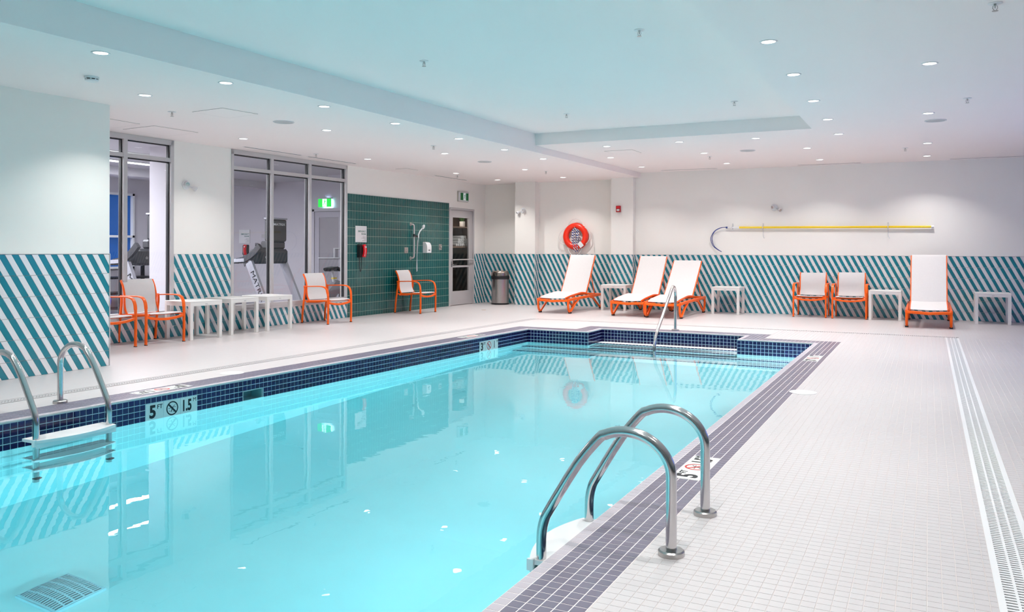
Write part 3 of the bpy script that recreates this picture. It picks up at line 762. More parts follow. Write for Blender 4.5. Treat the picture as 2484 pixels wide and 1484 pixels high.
# ================================================================== THE GYM BEHIND THE GLASS
g1 = MB(); g1.box(-16.2, -10.12, 15.0, 15.2, 0, 2.9); 
tag(g1.build('wall_gym_end', M['gym_wall']), kind='structure')
g1 = MB(); g1.box(-16.4, -16.2, 2.5, 11.2, 0, 2.9); g1.box(-16.4, -16.2, 12.9, 15.2, 0, 2.9); g1.box(-16.4, -16.2, 11.2, 12.9, 0, .85); g1.box(-16.4, -16.2, 11.2, 12.9, 2.55, 2.9)
tag(g1.build('wall_gym_side', M['gym_wall']), kind='structure')
tag(MB().box(-16.4, -10.12, 2.5, 2.7, 0, 2.9).build('wall_gym_front', M['gym_wall']), kind='structure')
tag(MB().box(-16.4, -10.13, 2.5, 15.2, -.1, 0.0).build('floor_gym', M['gym_floor']), kind='structure')
gc = MB().box(-16.4, -10.12, 2.5, 15.2, 2.88, 3.0); g2 = MB().box(-14.2, -13.9, 2.7, 14.99, 2.72, 2.879); tag(g2.build('trim_2', M['gym_wall']), kind='structure'); g2 = MB().box(-11.4, -10.13, 13.9, 14.99, 2.74, 2.879); tag(g2.build('trim_3', M['gym_wall']), kind='structure')
tag(gc.build('ceiling_gym', M['gym_wall']), kind='structure')
tag(MB().box(-10.80, -10.45, 8.90, 9.16, 0, 2.88).build('trim_1', M['gym_wall']), kind='structure')
for k, x in enumerate((-11.7, -12.9, -14.9)):
    t = thing('strip_light', 'long white gym ceiling strip light, %s from the pool windows' % ('first', 'second', 'third')[k], 'light', (x, 7.6, 2.878))
    MB().box(-.07, .07, -3.6, 3.6, -.02, 0).build('housing', M['white'], t)
    MB().box(-.06, .06, -3.58, 3.58, -.03, -.02).build('diffuser', M['strip'], t)
    area('strip_lamp', (0, 0, -.035), .12, GYM_W*4, (.93, .93, 1), (0, 0, 0), 'RECTANGLE', 7.0, parent=t)
# gym window glowing with dusk
gw = MB()
for y in (11.2, 12.0, 12.85): gw.box(-16.22, -16.14, y, y+.05, .85, 2.55)
for z in (.85, 1.55, 2.5): gw.box(-16.22, -16.14, 11.2, 12.9, z, z+.05)
w4 = gw.build('window_4', M['white']); tag(w4, kind='structure')
MB().box(-16.3, -16.28, 11.2, 12.9, .85, 2.55).build('pane', M['dusk'], w4)
# gym door in the end wall
gd = MB(); gd.box(-12.72, -12.66, 14.94, 15.01, 0, 2.22); gd.box(-11.82, -11.76, 14.94, 15.01, 0, 2.22); gd.box(-12.72, -11.76, 14.94, 15.01, 2.17, 2.24)
d2 = gd.build('door_2', M['gym_wall']); tag(d2, kind='structure')
q = MB(); q.box(-12.65, -12.52, 14.955, 14.99, .02, 2.16); q.box(-11.96, -11.83, 14.955, 14.99, .02, 2.16); q.box(-12.52, -11.96, 14.955, 14.99, 2.03, 2.16); q.box(-12.52, -11.96, 14.955, 14.99, .02, .3)
lf2 = q.build('door_leaf', mat('gym_door_paint', (.50, .48, .53), .4), d2)
MB().box(-12.52, -11.96, 14.968, 14.975, .3, 2.03).build('pane', mat('frosted_pane', (.36, .34, .36), .25), lf2)
q = MB(); q.tube([(-12.52, 14.93, 1.10), (-11.95, 14.93, 1.10)], .014, 8); q.build('push_bar', M['white'], lf2, True)
q = MB(); q.tube([(-11.92, 14.95, 1.10), (-12.04, 14.90, 1.10), (-12.04, 14.90, 1.32), (-11.92, 14.95, 1.32)], .014, 8); q.build('door_handle', M['white'], lf2, True)

def runner(parent, org, right, up, h, dark):
    """white running-figure pictogram"""
    m1 = MB(); pts = lambda l: [(x*h, y*h) for x, y in l]
    r = Vector(right); u = Vector(up); n = r.cross(u)
    fn = lambda a, b, c_: tuple(Vector(org)+r*a+u*b+n*c_)
    for P in ([(-.05, .22), (.06, .30), (.16, .22), (.08, .0), (-.04, .02)], [(.04, .02), (.1, .0), (.2, -.16), (.12, -.2)], [(-.04, .04), (.04, .0), (-.06, -.22), (-.26, -.3), (-.28, -.22), (-.12, -.16)],
              [(.1, .2), (.16, .22), (.3, .06), (.24, .02)], [(-.02, .22), (.04, .28), (-.2, .18), (-.2, .12)], [(.2, -.16), (.12, -.2), (.05, -.4), (.12, -.4)]):
        m1.poly(pts(P), fn, 0.0004, 0.0012)
    m1.poly([(.1*h+.075*h*math.cos(2*PI*i/12), .38*h+.075*h*math.sin(2*PI*i/12)) for i in range(12)], fn, .0004, .0012)
    m1.build('pictogram', dark, parent)
t = thing('exit_sign', 'glowing green running man exit sign above the gym door', 'sign', (-12.34, 14.93, 2.37))
MB().box(-.19, .19, -.015, .06, .085, .11).build('mount', M['white2'], t)
MB().box(-.185, .185, -.006, .006, -.10, .085).build('panel', M['exit_green_lit'], t)
MB().box(-.06, .06, -.0085, -.006, -.095, .08).build('running_panel', M['exit_white_lit'], t)
runner(t, (0, -.009, 0), (1, 0, 0), (0, 0, 1), .17, M['exit_green_lit'])
area('exit_glow', (.05, .03, -.02), .3, 1.5, (.5, .7, 1), (PI/2, 0, 0), parent=t)

def sign(parent_name, label, org, right, up, wdt, hgt):
    r = Vector(right); u = Vector(up); n = r.cross(u)
    t = thing(parent_name, label, 'sign', org)
    fn = lambda a, b, c_: tuple(r*a+u*b+n*c_)
    MB().poly([(-wdt/2, -hgt/2), (wdt/2, -hgt/2), (wdt/2, hgt/2), (-wdt/2, hgt/2)], fn, 0, .008, .001).build('plate', M['white'], t)
    o = n*.0085; s = hgt/.335
    for txt, sz, dy, mm, b_ in (('EMERGENCY', .052, .055, 'ink_green', .012), ('PHONE', .052, .0, 'ink_green', .012), ('PICK UP TO', .022, -.06, 'ink_grey', 0), ('BE CONNECTED', .022, -.085, 'ink_grey', 0), ('TO THE', .022, -.11, 'ink_grey', 0), ('FRONT DESK', .022, -.135, 'ink_grey', 0)):
        put(text_mesh(txt, sz*s, M[mm], b_, 'RIGHT', .88), 'lettering', t, o, r, u, wdt*.43, dy*s)
def phone(label, org, out, right, s=1.0, side=1):
    """wall phone: black cradle, red handset, hanging cord"""
    n = Vector(out); r = Vector(right); u = Vector((0, 0, 1))
    t = thing('wall_phone', label, 'telephone', org)
    fn = lambda a, b, c_: tuple(r*a+u*b+n*c_)
    m1 = MB(); m1.poly([(-.075, -.13), (.075, -.13), (.075, .11), (.055, .125), (-.055, .125), (-.075, .11)], fn, 0, .07, .01); m1.build('housing', M['black'], t)
    m1 = MB(); m1.sweep([fn(.038, -.115, .08), fn(.038, -.06, .10), fn(.038, .0, .108), fn(.038, .07, .10), fn(.038, .12, .082)], [(-.035, -.02), (.035, -.02), (.035, .015), (.025, .02), (-.025, .02), (-.035, .015)], r); m1.build('handset', M['red'], t)
    m1 = MB(); m1.sweep([fn(.018, -.10, .115), fn(.018, 0, .125), fn(.018, .09, .117)], [(-.002, -.008), (.002, -.008), (.002, .004), (-.002, .004)], r); m1.build('lettering_strip', M['white'], t)
    m1 = MB(); m1.lathe([(.010, 0), (.016, 0), (.016, .002), (.010, .002)], k=16, axis='z'); mt = Matrix(((r.x, u.x, n.x, 0), (r.y, u.y, n.y, 0), (r.z, u.z, n.z, 0), (0, 0, 0, 1)))
    m1.xf(Matrix.Translation(fn(.05, .075, .122)) @ mt); m1.build('emblem', M['white'], t)
    pts = [fn(-.055+.0*i, -.13-.0, .04) for i in range(1)]
    for i in range(25):
        f = i/24; a = PI*f; pts.append(fn(-.055+.07*f+.0, -.13-.27*math.sin(a)**.45, .045))
    m1 = MB(); m1.tube(pts, .006, 6); m1.build('cord', M['black'], t, True)
nL = PL.n; dL = PL.d
sign('emergency_phone_sign', 'white EMERGENCY PHONE sign on the green tiled wall', PL(sl(13.025), 1.597, .009), dL, (0, 0, 1), .345, .318)
phone('red and black emergency phone hanging on the green tiles', PL(sl(12.98), 1.27, .008), nL, dL)
sign('emergency_phone_sign', 'white EMERGENCY PHONE sign on the gym wall behind glass', (-14.855, 14.99, 1.605), (1, 0, 0), (0, 0, 1), .35, .33)
phone('red emergency phone on the gym wall behind glass', (-14.79, 14.995, 1.28), (0, -1, 0), (1, 0, 0))
t = thing('wall_plate', 'blank grey plate high on the gym wall beside the phone', 'wall plate', (-14.25, 14.99, 1.615)); MB().bbox(-.055, .055, -.008, 0, -.042, .042, .002).build('plate', M['alu'], t)
t = thing('switch_plate', 'steel key switch plate low on the gym wall beside the phone', 'switch', (-14.46, 14.99, 1.385)); MB().bbox(-.05, .05, -.01, 0, -.065, .065, .002).build('plate', M['brushed'], t); MB().box(-.025, .025, -.02, -.01, -.01, .02).build('switch', M['black'], t)

def treadmill(y0, xo, label):
    t = thing('treadmill', label, 'treadmill', (xo, y0, 0))
    # faces +X; width along y
    MB().bbox(-1.75, .30, .05, .83, .06, .20, .03).build('deck', M['dark'], t)
    MB().bbox(-1.70, .0, .13, .75, .20, .208, .003).build('belt', M['black'], t)
    MB().bbox(.02, .46, .04, .84, .05, .30, .05).build('motor_hood', M['grey'], t)
    for y, nm in ((.0, 1), (.88, 0)):
        m1 = MB(); m1.sweep([(.50, y, .04), (.42, y, .22), (.0, y, 1.06)], [(-.028, -.075), (.028, -.075), (.034, 0), (.028, .075), (-.028, .075), (-.034, 0)], (0, 1, 0)); mo = m1.build('mast', M['grey'], t)
        if nm: 
            dd = Vector((.42, 0, -.84)).normalized(); put(text_mesh('MATRIX', .125, M['ink'], .0, 'CENTER', 1.35), 'lettering', mo, (.225, -.036, .63), dd, dd.cross(Vector((0, -1, 0)))*-1)
        m1 = MB(); m1.sweep([(-.78, y, 1.03), (-.70, y, 1.07), (-.1, y, 1.10)], [(-.035, -.03), (.035, -.03), (.035, .03), (-.035, .03)], (0, 1, 0)); m1.build('handrail', M['grey'], t)
        m1 = MB(); m1.sweep([(-.72, y, 1.035), (-.1, y, 1.06), (.06, y, 1.03)], [(-.03, -.018), (.03, -.018), (.03, .018), (-.03, .018)], (0, 1, 0)); m1.build('grip', M['black'], t)
        m1 = MB(); m1.sweep(smooth_path([(-.30, y, 1.08), (-.10, y, 1.12), (.10, y, 1.22), (.26, y, 1.36)] if nm else [(-.30, y, 1.08), (-.20, y, 1.09), (-.1, y, 1.13), (.0, y, 1.22)], 4), [(-.03, -.05), (.03, -.05), (.03, .05), (-.03, .05)], (0, 1, 0)); m1.build('console_arm', M['dark'], t)
    MB().bbox(-.12, .16, .10, .86, 1.03, 1.30, .04).build('console', M['dark'], t)
    MB().bbox(-.08, .10, .34, .84, 1.30, 1.45, .03).build('neck', M['dark'], t)
    m1 = MB(); m1.bbox(-.0, .12, .36, .86, 1.44, 1.86, .03); tv = m1.build('screen_housing', M['dark'], t)
    MB().bbox(-.01, .125, .36, .86, 1.855, 1.885, .008).build('top_bezel', M['grey'], tv)
    put(text_mesh('MATRIX', .065, M['white'], .01, 'CENTER', 1.3), 'lettering', tv, (.122, .64, 1.76), (0, 1, 0), (0, 0, 1))
    put(text_mesh('O', .05, M['white'], .01), 'emblem', t, (.163, .25, 1.15), (0, 1, 0), (0, 0, 1))
    return t
tr = treadmill(11.22, -11.0, 'silver and black treadmill behind the wide gym window')
dup(tr, (-11.42, 8.98, 0), 0, 'silver and black treadmill behind the narrow gym window')
t = thing('exercise_bike', 'grey exercise bike with black saddle beside the gym door', 'exercise bike', (-10.75, 13.25, 0))
t.rotation_euler = (0, 0, PI)
MB().sweep([(0, -.16, .88), (0, -.05, .915), (0, .08, .90), (0, .16, .885)], [(-.09, -.035), (.09, -.035), (.10, 0), (.07, .03), (-.07, .03), (-.10, 0)], (1, 0, 0)).build('saddle', M['black'], t)
q = MB(); q.tube([(0, 0, .87), (0, -.10, .30)], .028, 10); q.build('seat_post', M['white'], t, True)
q = MB(); q.box(-.03, .03, -.10, .0, .70, .73); q.build('clamp', M['yellow'], t)
q = MB(); q.sweep([(0, .3, .25), (0, -.1, .55), (0, -.5, .45), (0, -.75, .9)], [(-.07, -.12), (.07, -.12), (.07, .12), (-.07, .12)], (1, 0, 0)); hb = q.build('frame', M['grey'], t)
put(text_mesh('MATRIX', .12, M['white'], .01), 'lettering', t, (.075, .05, .36), (0, 1, 0), (0, 0, 1))
q = MB(); q.tube([(-.25, -.8, .95), (-.2, -.72, 1.05), (.2, -.72, 1.05), (.25, -.8, .95)], .015, 8); q.build('handlebar', M['black'], t, True)
q = MB(); q.lathe([(0, -.05), (.24, -.05), (.24, .05), (0, .05)], axis='x', k=28, cy=-.5, cz=.32); q.build('flywheel', M['dark'], t, True)
for y in (.32, -.72): MB().bbox(-.28, .28, y-.04, y+.04, 0, .07, .01).build('stabilizer', M['dark'], t)
# weights corner seen through the narrow window
t = thing('exercise_ball', 'glossy blue exercise ball behind the narrow gym window', 'exercise ball', (-14.2, 10.45, .30))
MB().lathe([(.30*math.sin(PI*i/16), -.30*math.cos(PI*i/16)) for i in range(17)], k=28).build('ball', M['blueball'], t, True)
t = thing('weight_rack', 'dark weight rack under the dusk blue gym window', 'rack', (-15.5, 11.9, 0))
for x in (-.25, .25):
    for y in (-.9, .9): MB().box(x-.03, x+.03, y-.03, y+.03, 0, 1.05).build('post', M['black'], t)
for z in (.35, .68, 1.0): MB().box(-.28, .28, -.95, .95, z-.02, z+.02).build('shelf', M['white2'] if z > .9 else M['black'], t)
# ================================================================== CEILING FITTINGS
ZS, ZR = 2.90, 3.01
rows = {
 'the row along the soffit edge': ([(-6.04, y) for y in (4.50, 5.845, 7.295, 8.675, 10.26, 11.70, 13.18)], ZS),
 'the middle soffit row': ([(-7.285, 5.945), (-7.215, 8.767), (-7.184, 11.747), (-7.179, 14.787), (-7.188, 16.743)], ZS),
 'the soffit row by the gym windows': ([(-8.86, 8.91), (-8.86, 11.88), (-8.83, 14.89), (-8.80, 16.70)], ZS),
 'the row beside the tray ceiling': ([(-1.17, y) for y in (6.975, 8.382, 9.954, 11.434, 12.944)], ZR),
 'the row over the open deck': ([(0.01, 8.43), (0.0, 11.47), (-0.01, 14.65), (-0.02, 16.61)], ZR),
 'the row just beyond the tray': ([(-4.728, 12.831), (-3.51, 12.81), (-2.348, 12.886)], ZR),
 'the row midway to the back wall': ([(-5.245, 14.433), (-3.518, 14.463), (-1.803, 14.50)], ZR),
 'the row closest to the back wall': ([(-5.256, 16.323), (-3.534, 16.367), (-1.819, 16.441)], ZR),
 'the unseen row behind the soffit edge': ([(-6.04, y) for y in (3.05, 1.6)], ZS),
 'the unseen row beside the tray': ([(-1.17, y) for y in (5.5, 4.0, 2.5, 1.0)], ZR),
 'the unseen row over the near deck': ([(0.01, 5.4), (0.01, 2.4)], ZR),
}
proto = None
orw = ('nearest', 'second nearest', 'third nearest', 'fourth nearest', 'fifth nearest', 'sixth nearest', 'seventh nearest', 'farthest')
dl_data = None
for rn, (pts, z) in rows.items():
    for k, (x, y) in enumerate(pts):
        lab = 'round recessed downlight, %s in %s' % (orw[k], rn)
        if proto is None:
            t = thing('ceiling_light', lab, 'downlight', (x, y, z), 0, 'recessed downlights in the ceiling')
            MB().lathe([(.056, .0), (.072, .0), (.074, -.004), (.068, -.007), (.056, -.004)], k=24, cap=False).build('trim_ring', M['white'], t, True)
            MB().lathe([(0, -.001), (.056, -.001), (.056, -.003), (0, -.003)], k=24).build('diffuser', M['lens'], t)
            a_ = area('lamp', (0, 0, -.008), .11, DOWN_W, DOWN_C, (0, 0, 0), spread=math.radians(116), parent=t)
            proto = t
        else: dup(proto, (x, y, z), 0, lab, 'recessed downlights in the ceiling')
spr = None
for (x, y, z, lab) in ((-4.54, 7.02, 3.2, 'over the deep end on the pool side of the gym windows'), (-2.23, 6.85, 3.2, 'nearest the camera in the tray ceiling'), (-2.21, 10.67, 3.2, 'in the tray above the far right of the pool'), (-4.51, 10.62, 3.2, 'in the tray near its far left corner'),
    (-7.89, 6.81, 2.9, 'in the soffit near the narrow gym window'), (-9.17, 10.87, 2.9, 'in the soffit right at the wide gym window'), (-6.80, 10.79, 2.9, 'in the soffit beyond the flat round speaker'), (-9.05, 15.32, 2.9, 'in the soffit near the closet door'), (-6.94, 15.28, 2.9, 'in the soffit near the life ring wall'),
    (0.41, 6.58, 3.01, 'close overhead above the deck drain'), (0.39, 10.53, 3.01, 'over the open deck beyond the first two downlights'), (-0.34, 15.17, 3.01, 'over the deck near the facing lounger'), (-3.55, 15.02, 3.01, 'beyond the tray near the yellow pole')):
    lab = 'small pendent fire sprinkler ' + lab
    if spr is None:
        t = thing('sprinkler', lab, 'sprinkler', (x, y, z), 0, 'fire sprinklers on the ceiling')
        MB().lathe([(.02, 0), (.045, 0), (.047, -.003), (.03, -.008), (.012, -.006)], k=20).build('escutcheon', M['white'], t, True)
        MB().lathe([(0, 0), (.009, 0), (.009, -.018), (.005, -.022), (.005, -.035), (0, -.035)], k=10).build('body', M['brushed'], t, True)
        q = MB(); q.tube([(-.013, 0, -.018), (-.015, 0, -.035), (-.003, 0, -.052)], .0025, 6); q.tube([(.013, 0, -.018), (.015, 0, -.035), (.003, 0, -.052)], .0025, 6); q.build('yoke', M['brushed'], t)
        MB().lathe([(0, -.052), (.02, -.052), (.02, -.055), (0, -.055)], k=12).build('deflector', M['brushed'], t)
        spr = t
    else: dup(spr, (x, y, z), 0, lab, 'fire sprinklers on the ceiling')
spk = None
for (x, y, z, lab) in ((-7.24, 7.965, 2.9, 'in the near soffit by the narrow window'), (-7.20, 13.16, 2.9, 'in the far soffit before the green tiles'), (.085, 12.15, 3.01, 'over the deck beside the downlights'), (-2.76, 14.42, 3.01, 'beyond the tray ceiling')):
    lab = 'flat round ceiling speaker ' + lab
    if spk is None:
        t = thing('ceiling_speaker', lab, 'speaker', (x, y, z), 0, 'round speakers in the ceiling')
        MB().lathe([(.115, 0), (.13, 0), (.132, -.005), (.122, -.009), (.115, -.006)], k=32, cap=False).build('rim', M['white2'], t, True)
        MB().lathe([(0, 0), (.116, 0), (.116, -.005), (0, -.007)], k=32).build('grille', mat('speaker_grille', (.50, .50, .51), .7, bump=.4, bscale=900), t, True)
        spk = t
    else: dup(spk, (x, y, z), 0, lab, 'round speakers in the ceiling')
t = thing('smoke_detector', 'white round smoke detector on the near soffit', 'smoke detector', (-6.955, 5.09, 2.9))
MB().lathe([(0, 0), (.062, 0), (.064, -.012), (.06, -.02), (0, -.02)], k=28).build('base', M['white'], t, True)
q = MB()
for i in range(10):
    a = 2*PI*i/10
    if i % 2 == 0: q.lathe([(0, 0)], k=3) if False else q.box(0, 0, 0, 0, 0, 0) if False else None
MB().lathe([(0, -.02), (.05, -.02), (.05, -.030), (0, -.030)], k=28).build('vent_gap', M['slot'], t)
q = MB()
for i in range(8):
    a = 2*PI*i/8; x, y = .053*math.cos(a), .053*math.sin(a); q.tube([(x, y, -.018), (x, y, -.034)], .007, 6)
q.build('vent_rib', M['white'], t)
MB().lathe([(0, -.030), (.06, -.030), (.058, -.042), (.04, -.048), (0, -.049)], k=28).build('cap', M['white'], t, True)
# access panels (flush, framed by a fine seam) and slot diffusers
def access(label, P, z):
    cx = sum(p[0] for p in P)/4; cyy = sum(p[1] for p in P)/4
    t = thing('access_panel', label, 'access panel', (cx, cyy, z)); L = [(p[0]-cx, p[1]-cyy) for p in P]
    q = MB(); n = len(L)
    for i in range(n):
        a, b_ = Vector((*L[i], -.001)), Vector((*L[(i+1) % n], -.001)); q.tube([a, b_], .0035, 4)
    q.build('seam', M['seam'], t)
    MB().poly(L, lambda a, b, c_: (a, b, c_), 0, -.0035).build('panel', M['ceil'], t)
access('square access panel in the soffit above the narrow window corner', [(-7.67, 6.91), (-7.15, 6.87), (-7.09, 7.36), (-7.62, 7.42)], ZS)
access('large access panel in the soffit before the plain wall', [(-9.64, 7.52), (-8.98, 7.47), (-8.96, 8.17), (-9.65, 8.24)], ZS)
access('access panel cut off by the jutting wall', [(-9.60, 6.70), (-8.99, 6.65), (-9.03, 7.29), (-9.60, 7.37)], ZS)
access('small access panel in the far soffit by the shower', [(-9.46, 13.60), (-9.20, 13.58), (-9.18, 13.98), (-9.46, 14.0)], ZS)
access('access panel beyond the tray corner', [(-5.0, 13.45), (-4.5, 13.45), (-4.5, 13.95), (-5.0, 13.95)], ZR)
def diffuser(label, p0, p1, z):
    a, b_ = Vector((*p0, 0)), Vector((*p1, 0)); L = (b_-a).length; an = math.atan2((b_-a).y, (b_-a).x)
    t = thing('slot_diffuser', label, 'air diffuser', (a.x, a.y, z), an)
    q = MB(); q.box(0, L, -.026, -.018, -.003, 0); q.box(0, L, .018, .026, -.003, 0); q.box(0, .014, -.026, .026, -.003, 0); q.box(L-.014, L, -.026, .026, -.003, 0); q.build('frame', M['white'], t)
    q = MB(); q.box(.014, L-.014, -.018, .018, -.002, 0); q.build('slot', M['slot'], t)
diffuser('slot air diffuser along the first panes of the wide window', (-9.55, 9.61), (-9.53, 10.93), ZS)
diffuser('slot air diffuser along the last pane of the wide window', (-9.56, 11.11), (-9.54, 12.44), ZS)
diffuser('slot air diffuser above the shower wall end', (-9.51, 15.14), (-9.51, 16.54), ZS)
diffuser('slot air diffuser above the middle loungers', (-5.12, 17.22), (-3.92, 17.26), ZR)
diffuser('slot air diffuser above the emergency spotlight and yellow pole', (-2.34, 17.33), (-1.16, 17.36), ZR)
diffuser('slot air diffuser above the facing lounger and end table', (.35, 17.36), (1.9, 17.38), ZR)

# ================================================================== WALL FITTINGS
def em_light(label, org, out, right, flip=1):
    n = Vector(out); r = Vector(right)*flip; u = Vector((0, 0, 1))
    t = thing('emergency_light', label, 'emergency light', org)
    base = Matrix(((r.x, u.x, n.x, 0), (r.y, u.y, n.y, 0), (r.z, u.z, n.z, 0), (0, 0, 0, 1)))
    MB().lathe([(0, 0), (.068, 0), (.07, .012), (.06, .022), (0, .024)], k=28).xf(base).build('base', M['white'], t, True)
    for (a, b_, c_, tx, ty) in ((-.015, .01, .055, -.5, -.25), (.115, -.05, .06, .7, -.55)):
        q = MB(); P = base @ Vector((a*.3, b_*.3, .02)); Q = base @ Vector((a, b_, c_)); q.tube([P, Q], .011, 8); q.build('swivel', M['white2'], t, True)
        d = Vector((tx, ty, .8)).normalized(); zx = d.orthogonal().normalized(); zy = d.cross(zx)
        rm = base @ Matrix(((zx.x, zy.x, d.x, a), (zx.y, zy.y, d.y, b_), (zx.z, zy.z, d.z, c_), (0, 0, 0, 1)))
        hd = MB().lathe([(0, -.035), (.02, -.035), (.034, -.01), (.037, .03), (.031, .032), (.029, .02), (0, .02)], k=18).xf(rm).build('lamp_head', M['white'], t, True)
        MB().lathe([(0, .02), (.029, .021), (.029, .025), (0, .027)], k=18).xf(rm).build('lens', M['brushed'], hd)
em_light('white twin emergency spotlight between the gym windows', PL(sl(8.84), 2.26, .001), nL, dL)
em_light('white twin emergency spotlight on the first wall pillar', (-8.54, 17.519, 2.23), (0, -1, 0), (1, 0, 0), -1)
em_light('white twin emergency spotlight on the wall above the yellow pole', (-2.82, BW-.001, 2.18), (0, -1, 0), (1, 0, 0))
t = thing('fire_alarm', 'red fire alarm pull station on the wall pillar', 'fire alarm', (-6.12, 17.38, 2.21))
MB().bbox(-.055, .055, -.045, 0, -.07, .07, .008).build('housing', M['alarm_red'], t)
MB().bbox(-.032, .032, -.055, -.044, -.045, -.005, .004).build('pull_handle', M['white'], t)
MB().bbox(-.045, .045, -.050, -.044, .02, .055, .003).build('top_panel', M['red'], t)
# exit sign above the closet door
t = thing('exit_sign', 'framed green running man exit sign above the closet door', 'sign', PL(sl(16.85), 2.548, .0))
fnp = lambda a, b, c_: tuple(PL.d*a+Vector((0, 0, b))+PL.n*c_)
def rrect(w_, h_, r_, k_=4):
    P = []
    for (sx, sy, a0_) in ((1, 1, 0), (-1, 1, PI/2), (-1, -1, PI), (1, -1, 1.5*PI)):
        for i in range(k_+1): a = a0_+i*PI/2/k_; P.append((sx*(w_/2-r_)+r_*math.cos(a), sy*(h_/2-r_)+r_*math.sin(a)))
    return P
MB().poly([(x*1.02, z*1.02) for x, z in rrect(.47, .245, .03)], fnp, 0, .03, .004).build('back_box', mat('sign_housing', (.50, .47, .42), .4), t)
MB().poly(rrect(.45, .23, .03), fnp, .03, .045, .004).build('frame', M['white2'], t)
MB().poly([(-.155, -.085), (.205, -.085), (.205, .085), (-.155, .085)], fnp, .045, .047).build('panel', M['exit_green'], t)
MB().poly([(-.03, -.083), (.085, -.083), (.085, .083), (-.03, .083)], fnp, .047, .0485).build('running_panel', M['exit_white'], t)
runner(t, fnp(.03, 0, .0488), dL, (0, 0, 1), .15, M['ink_green'])
for (a, b_) in ((.0, .10), (.0, -.10), (.215, .1), (.215, -.1), (-.17, .1), (-.17, -.1)): MB().poly([(a+.006*math.cos(i), b_+.006*math.sin(i)) for i in (0, 1.05, 2.1, 3.14, 4.2, 5.2)], fnp, .045, .049).build('screw', M['brushed'], t)
# shower fittings
def plw(name, label, cat, y, z, w_, h_, extra):
    t = thing(name, label, cat, PL(sl(y), z, .007))
    MB().poly(rrect(w_, h_, .006), fnp, 0, .008, .002).build('plate', M['brushed'], t)
    if extra == 'valve':
        MB().poly([(.028*math.cos(i*PI/6), -.01+.028*math.sin(i*PI/6)) for i in range(12)], fnp, .008, .02, .003).build('valve_button', M['steel'], t)
    else:
        MB().poly([(-.035, -.012), (.035, -.012), (.035, .012), (-.035, .012)], fnp, .008, .03, .003).build('lever', M['steel'], t)
        MB().poly([(.0, -.03), (.03, -.03), (.03, -.014), (0, -.014)], fnp, .008, .02, .003).build('keyhole', M['black'], t)
plw('shower_valve', 'square steel shower valve plate left of the grab bar', 'shower valve', 14.553, 1.283, .13, .125, 'valve')
plw('switch_plate', 'steel key switch plate between soap dispenser and closet door', 'switch', 15.878, 1.357, .12, .13, 'lever')
t = thing('grab_bar', 'vertical stainless grab bar holding the hand shower', 'grab bar', PL(sl(14.745), 1.478, .007))
q = MB(); q.tube([fnp(-.03, .36, 0), fnp(-.03, .36, .03), fnp(-.012, .355, .055), fnp(.0, .33, .065), fnp(0, .28, .068), fnp(0, -.28, .068), fnp(0, -.33, .065), fnp(-.012, -.355, .055), fnp(-.03, -.36, .03), fnp(-.03, -.36, 0)], .017, 12); q.build('bar', mat('satin_steel', (.62, .58, .56), .38, metal=.7), t, True)
for z in (.36, -.36): MB().poly([(-.03+.04*math.cos(i*PI/10), z+.04*math.sin(i*PI/10)) for i in range(20)], fnp, 0, .008, .002).build('flange', M['brushed'], t)
t = thing('hand_shower', 'white hand shower with hose clipped to the grab bar', 'shower', PL(sl(14.87), 1.60, .007))
MB().bbox(-.001, .001, -.001, .001, -.001, .001, .0002) 
q = MB(); q.tube([fnp(-.125, .0, .068), fnp(-.03, -.02, .09)], .018, 8); q.tube([fnp(-.125, -.03, .068), fnp(-.125, .03, .068)], .024, 10); q.build('slider_clamp', M['black'], t, True)
q = MB(); q.tube([fnp(-.01, -.05, .10), fnp(-.005, .02, .10), fnp(.03, .09, .11), fnp(.09, .15, .13)], .015, 10); q.build('handle', M['white'], t, True)
nd = Vector(fnp(.25, -.25, .9)).normalized()
zx = nd.orthogonal().normalized(); zy = nd.cross(zx); P = Vector(fnp(.13, .19, .135))
MB().lathe([(0, -.02), (.035, -.018), (.05, 0), (.05, .015), (.04, .02), (0, .02)], k=20).xf(Matrix(((zx.x, zy.x, nd.x, P.x), (zx.y, zy.y, nd.y, P.y), (zx.z, zy.z, nd.z, P.z), (0, 0, 0, 1)))).build('spray_head', M['white'], t, True)
q = MB(); pts = [fnp(-.01, -.05, .10)]
for i in range(1, 30):
    f = i/29; z = -.05-.70*math.sin(min(1, f*1.15)*PI/2) if f < .87 else -.75+(f-.87)*5.2
    a = -.01+.0*f+ (.03*math.sin(f*PI)) if f < .87 else .005+(f-.87)*.3
    pts.append(fnp(a-.02*f, z if f < .87 else -.75+(f-.87)*1.0, .07-.05*f))
q.tube([fnp(-.01, -.05, .10), fnp(-.005, -.2, .08), fnp(.0, -.45, .06), fnp(.0, -.70, .05), fnp(.015, -.77, .045), fnp(.04, -.75, .04), fnp(.035, -.55, .035), fnp(.01, -.30, .05), fnp(-.005, -.10, .075)], .0075, 8); q.build('hose', M['white2'], t, True)
t = thing('soap_dispenser', 'white soap dispenser on the green tiles', 'soap dispenser', PL(sl(15.265), 1.345, .007))
q = MB(); prof = [(0, -.12), (.10, -.12), (.11, -.11), (.115, -.03), (.113, .03), (.10, .07), (.08, .098), (.055, .113), (0, .12)]
V = []
for s_ in (-.085, .085):
    for (c_, z) in prof: V.append(fnp(s_, z, c_))
n = len(prof); q.add(V, [tuple(range(n)), tuple(range(2*n-1, n-1, -1))]+[(i, n+i, n+(i+1) % n, (i+1) % n) for i in range(n)]); q.build('cover', M['white'], t)
MB().poly([(.0+.035*math.cos(i*PI/8), -.06+.012*math.sin(i*PI/8)) for i in range(16)], fnp, .1125, .117).build('level_window', M['dark'], t)
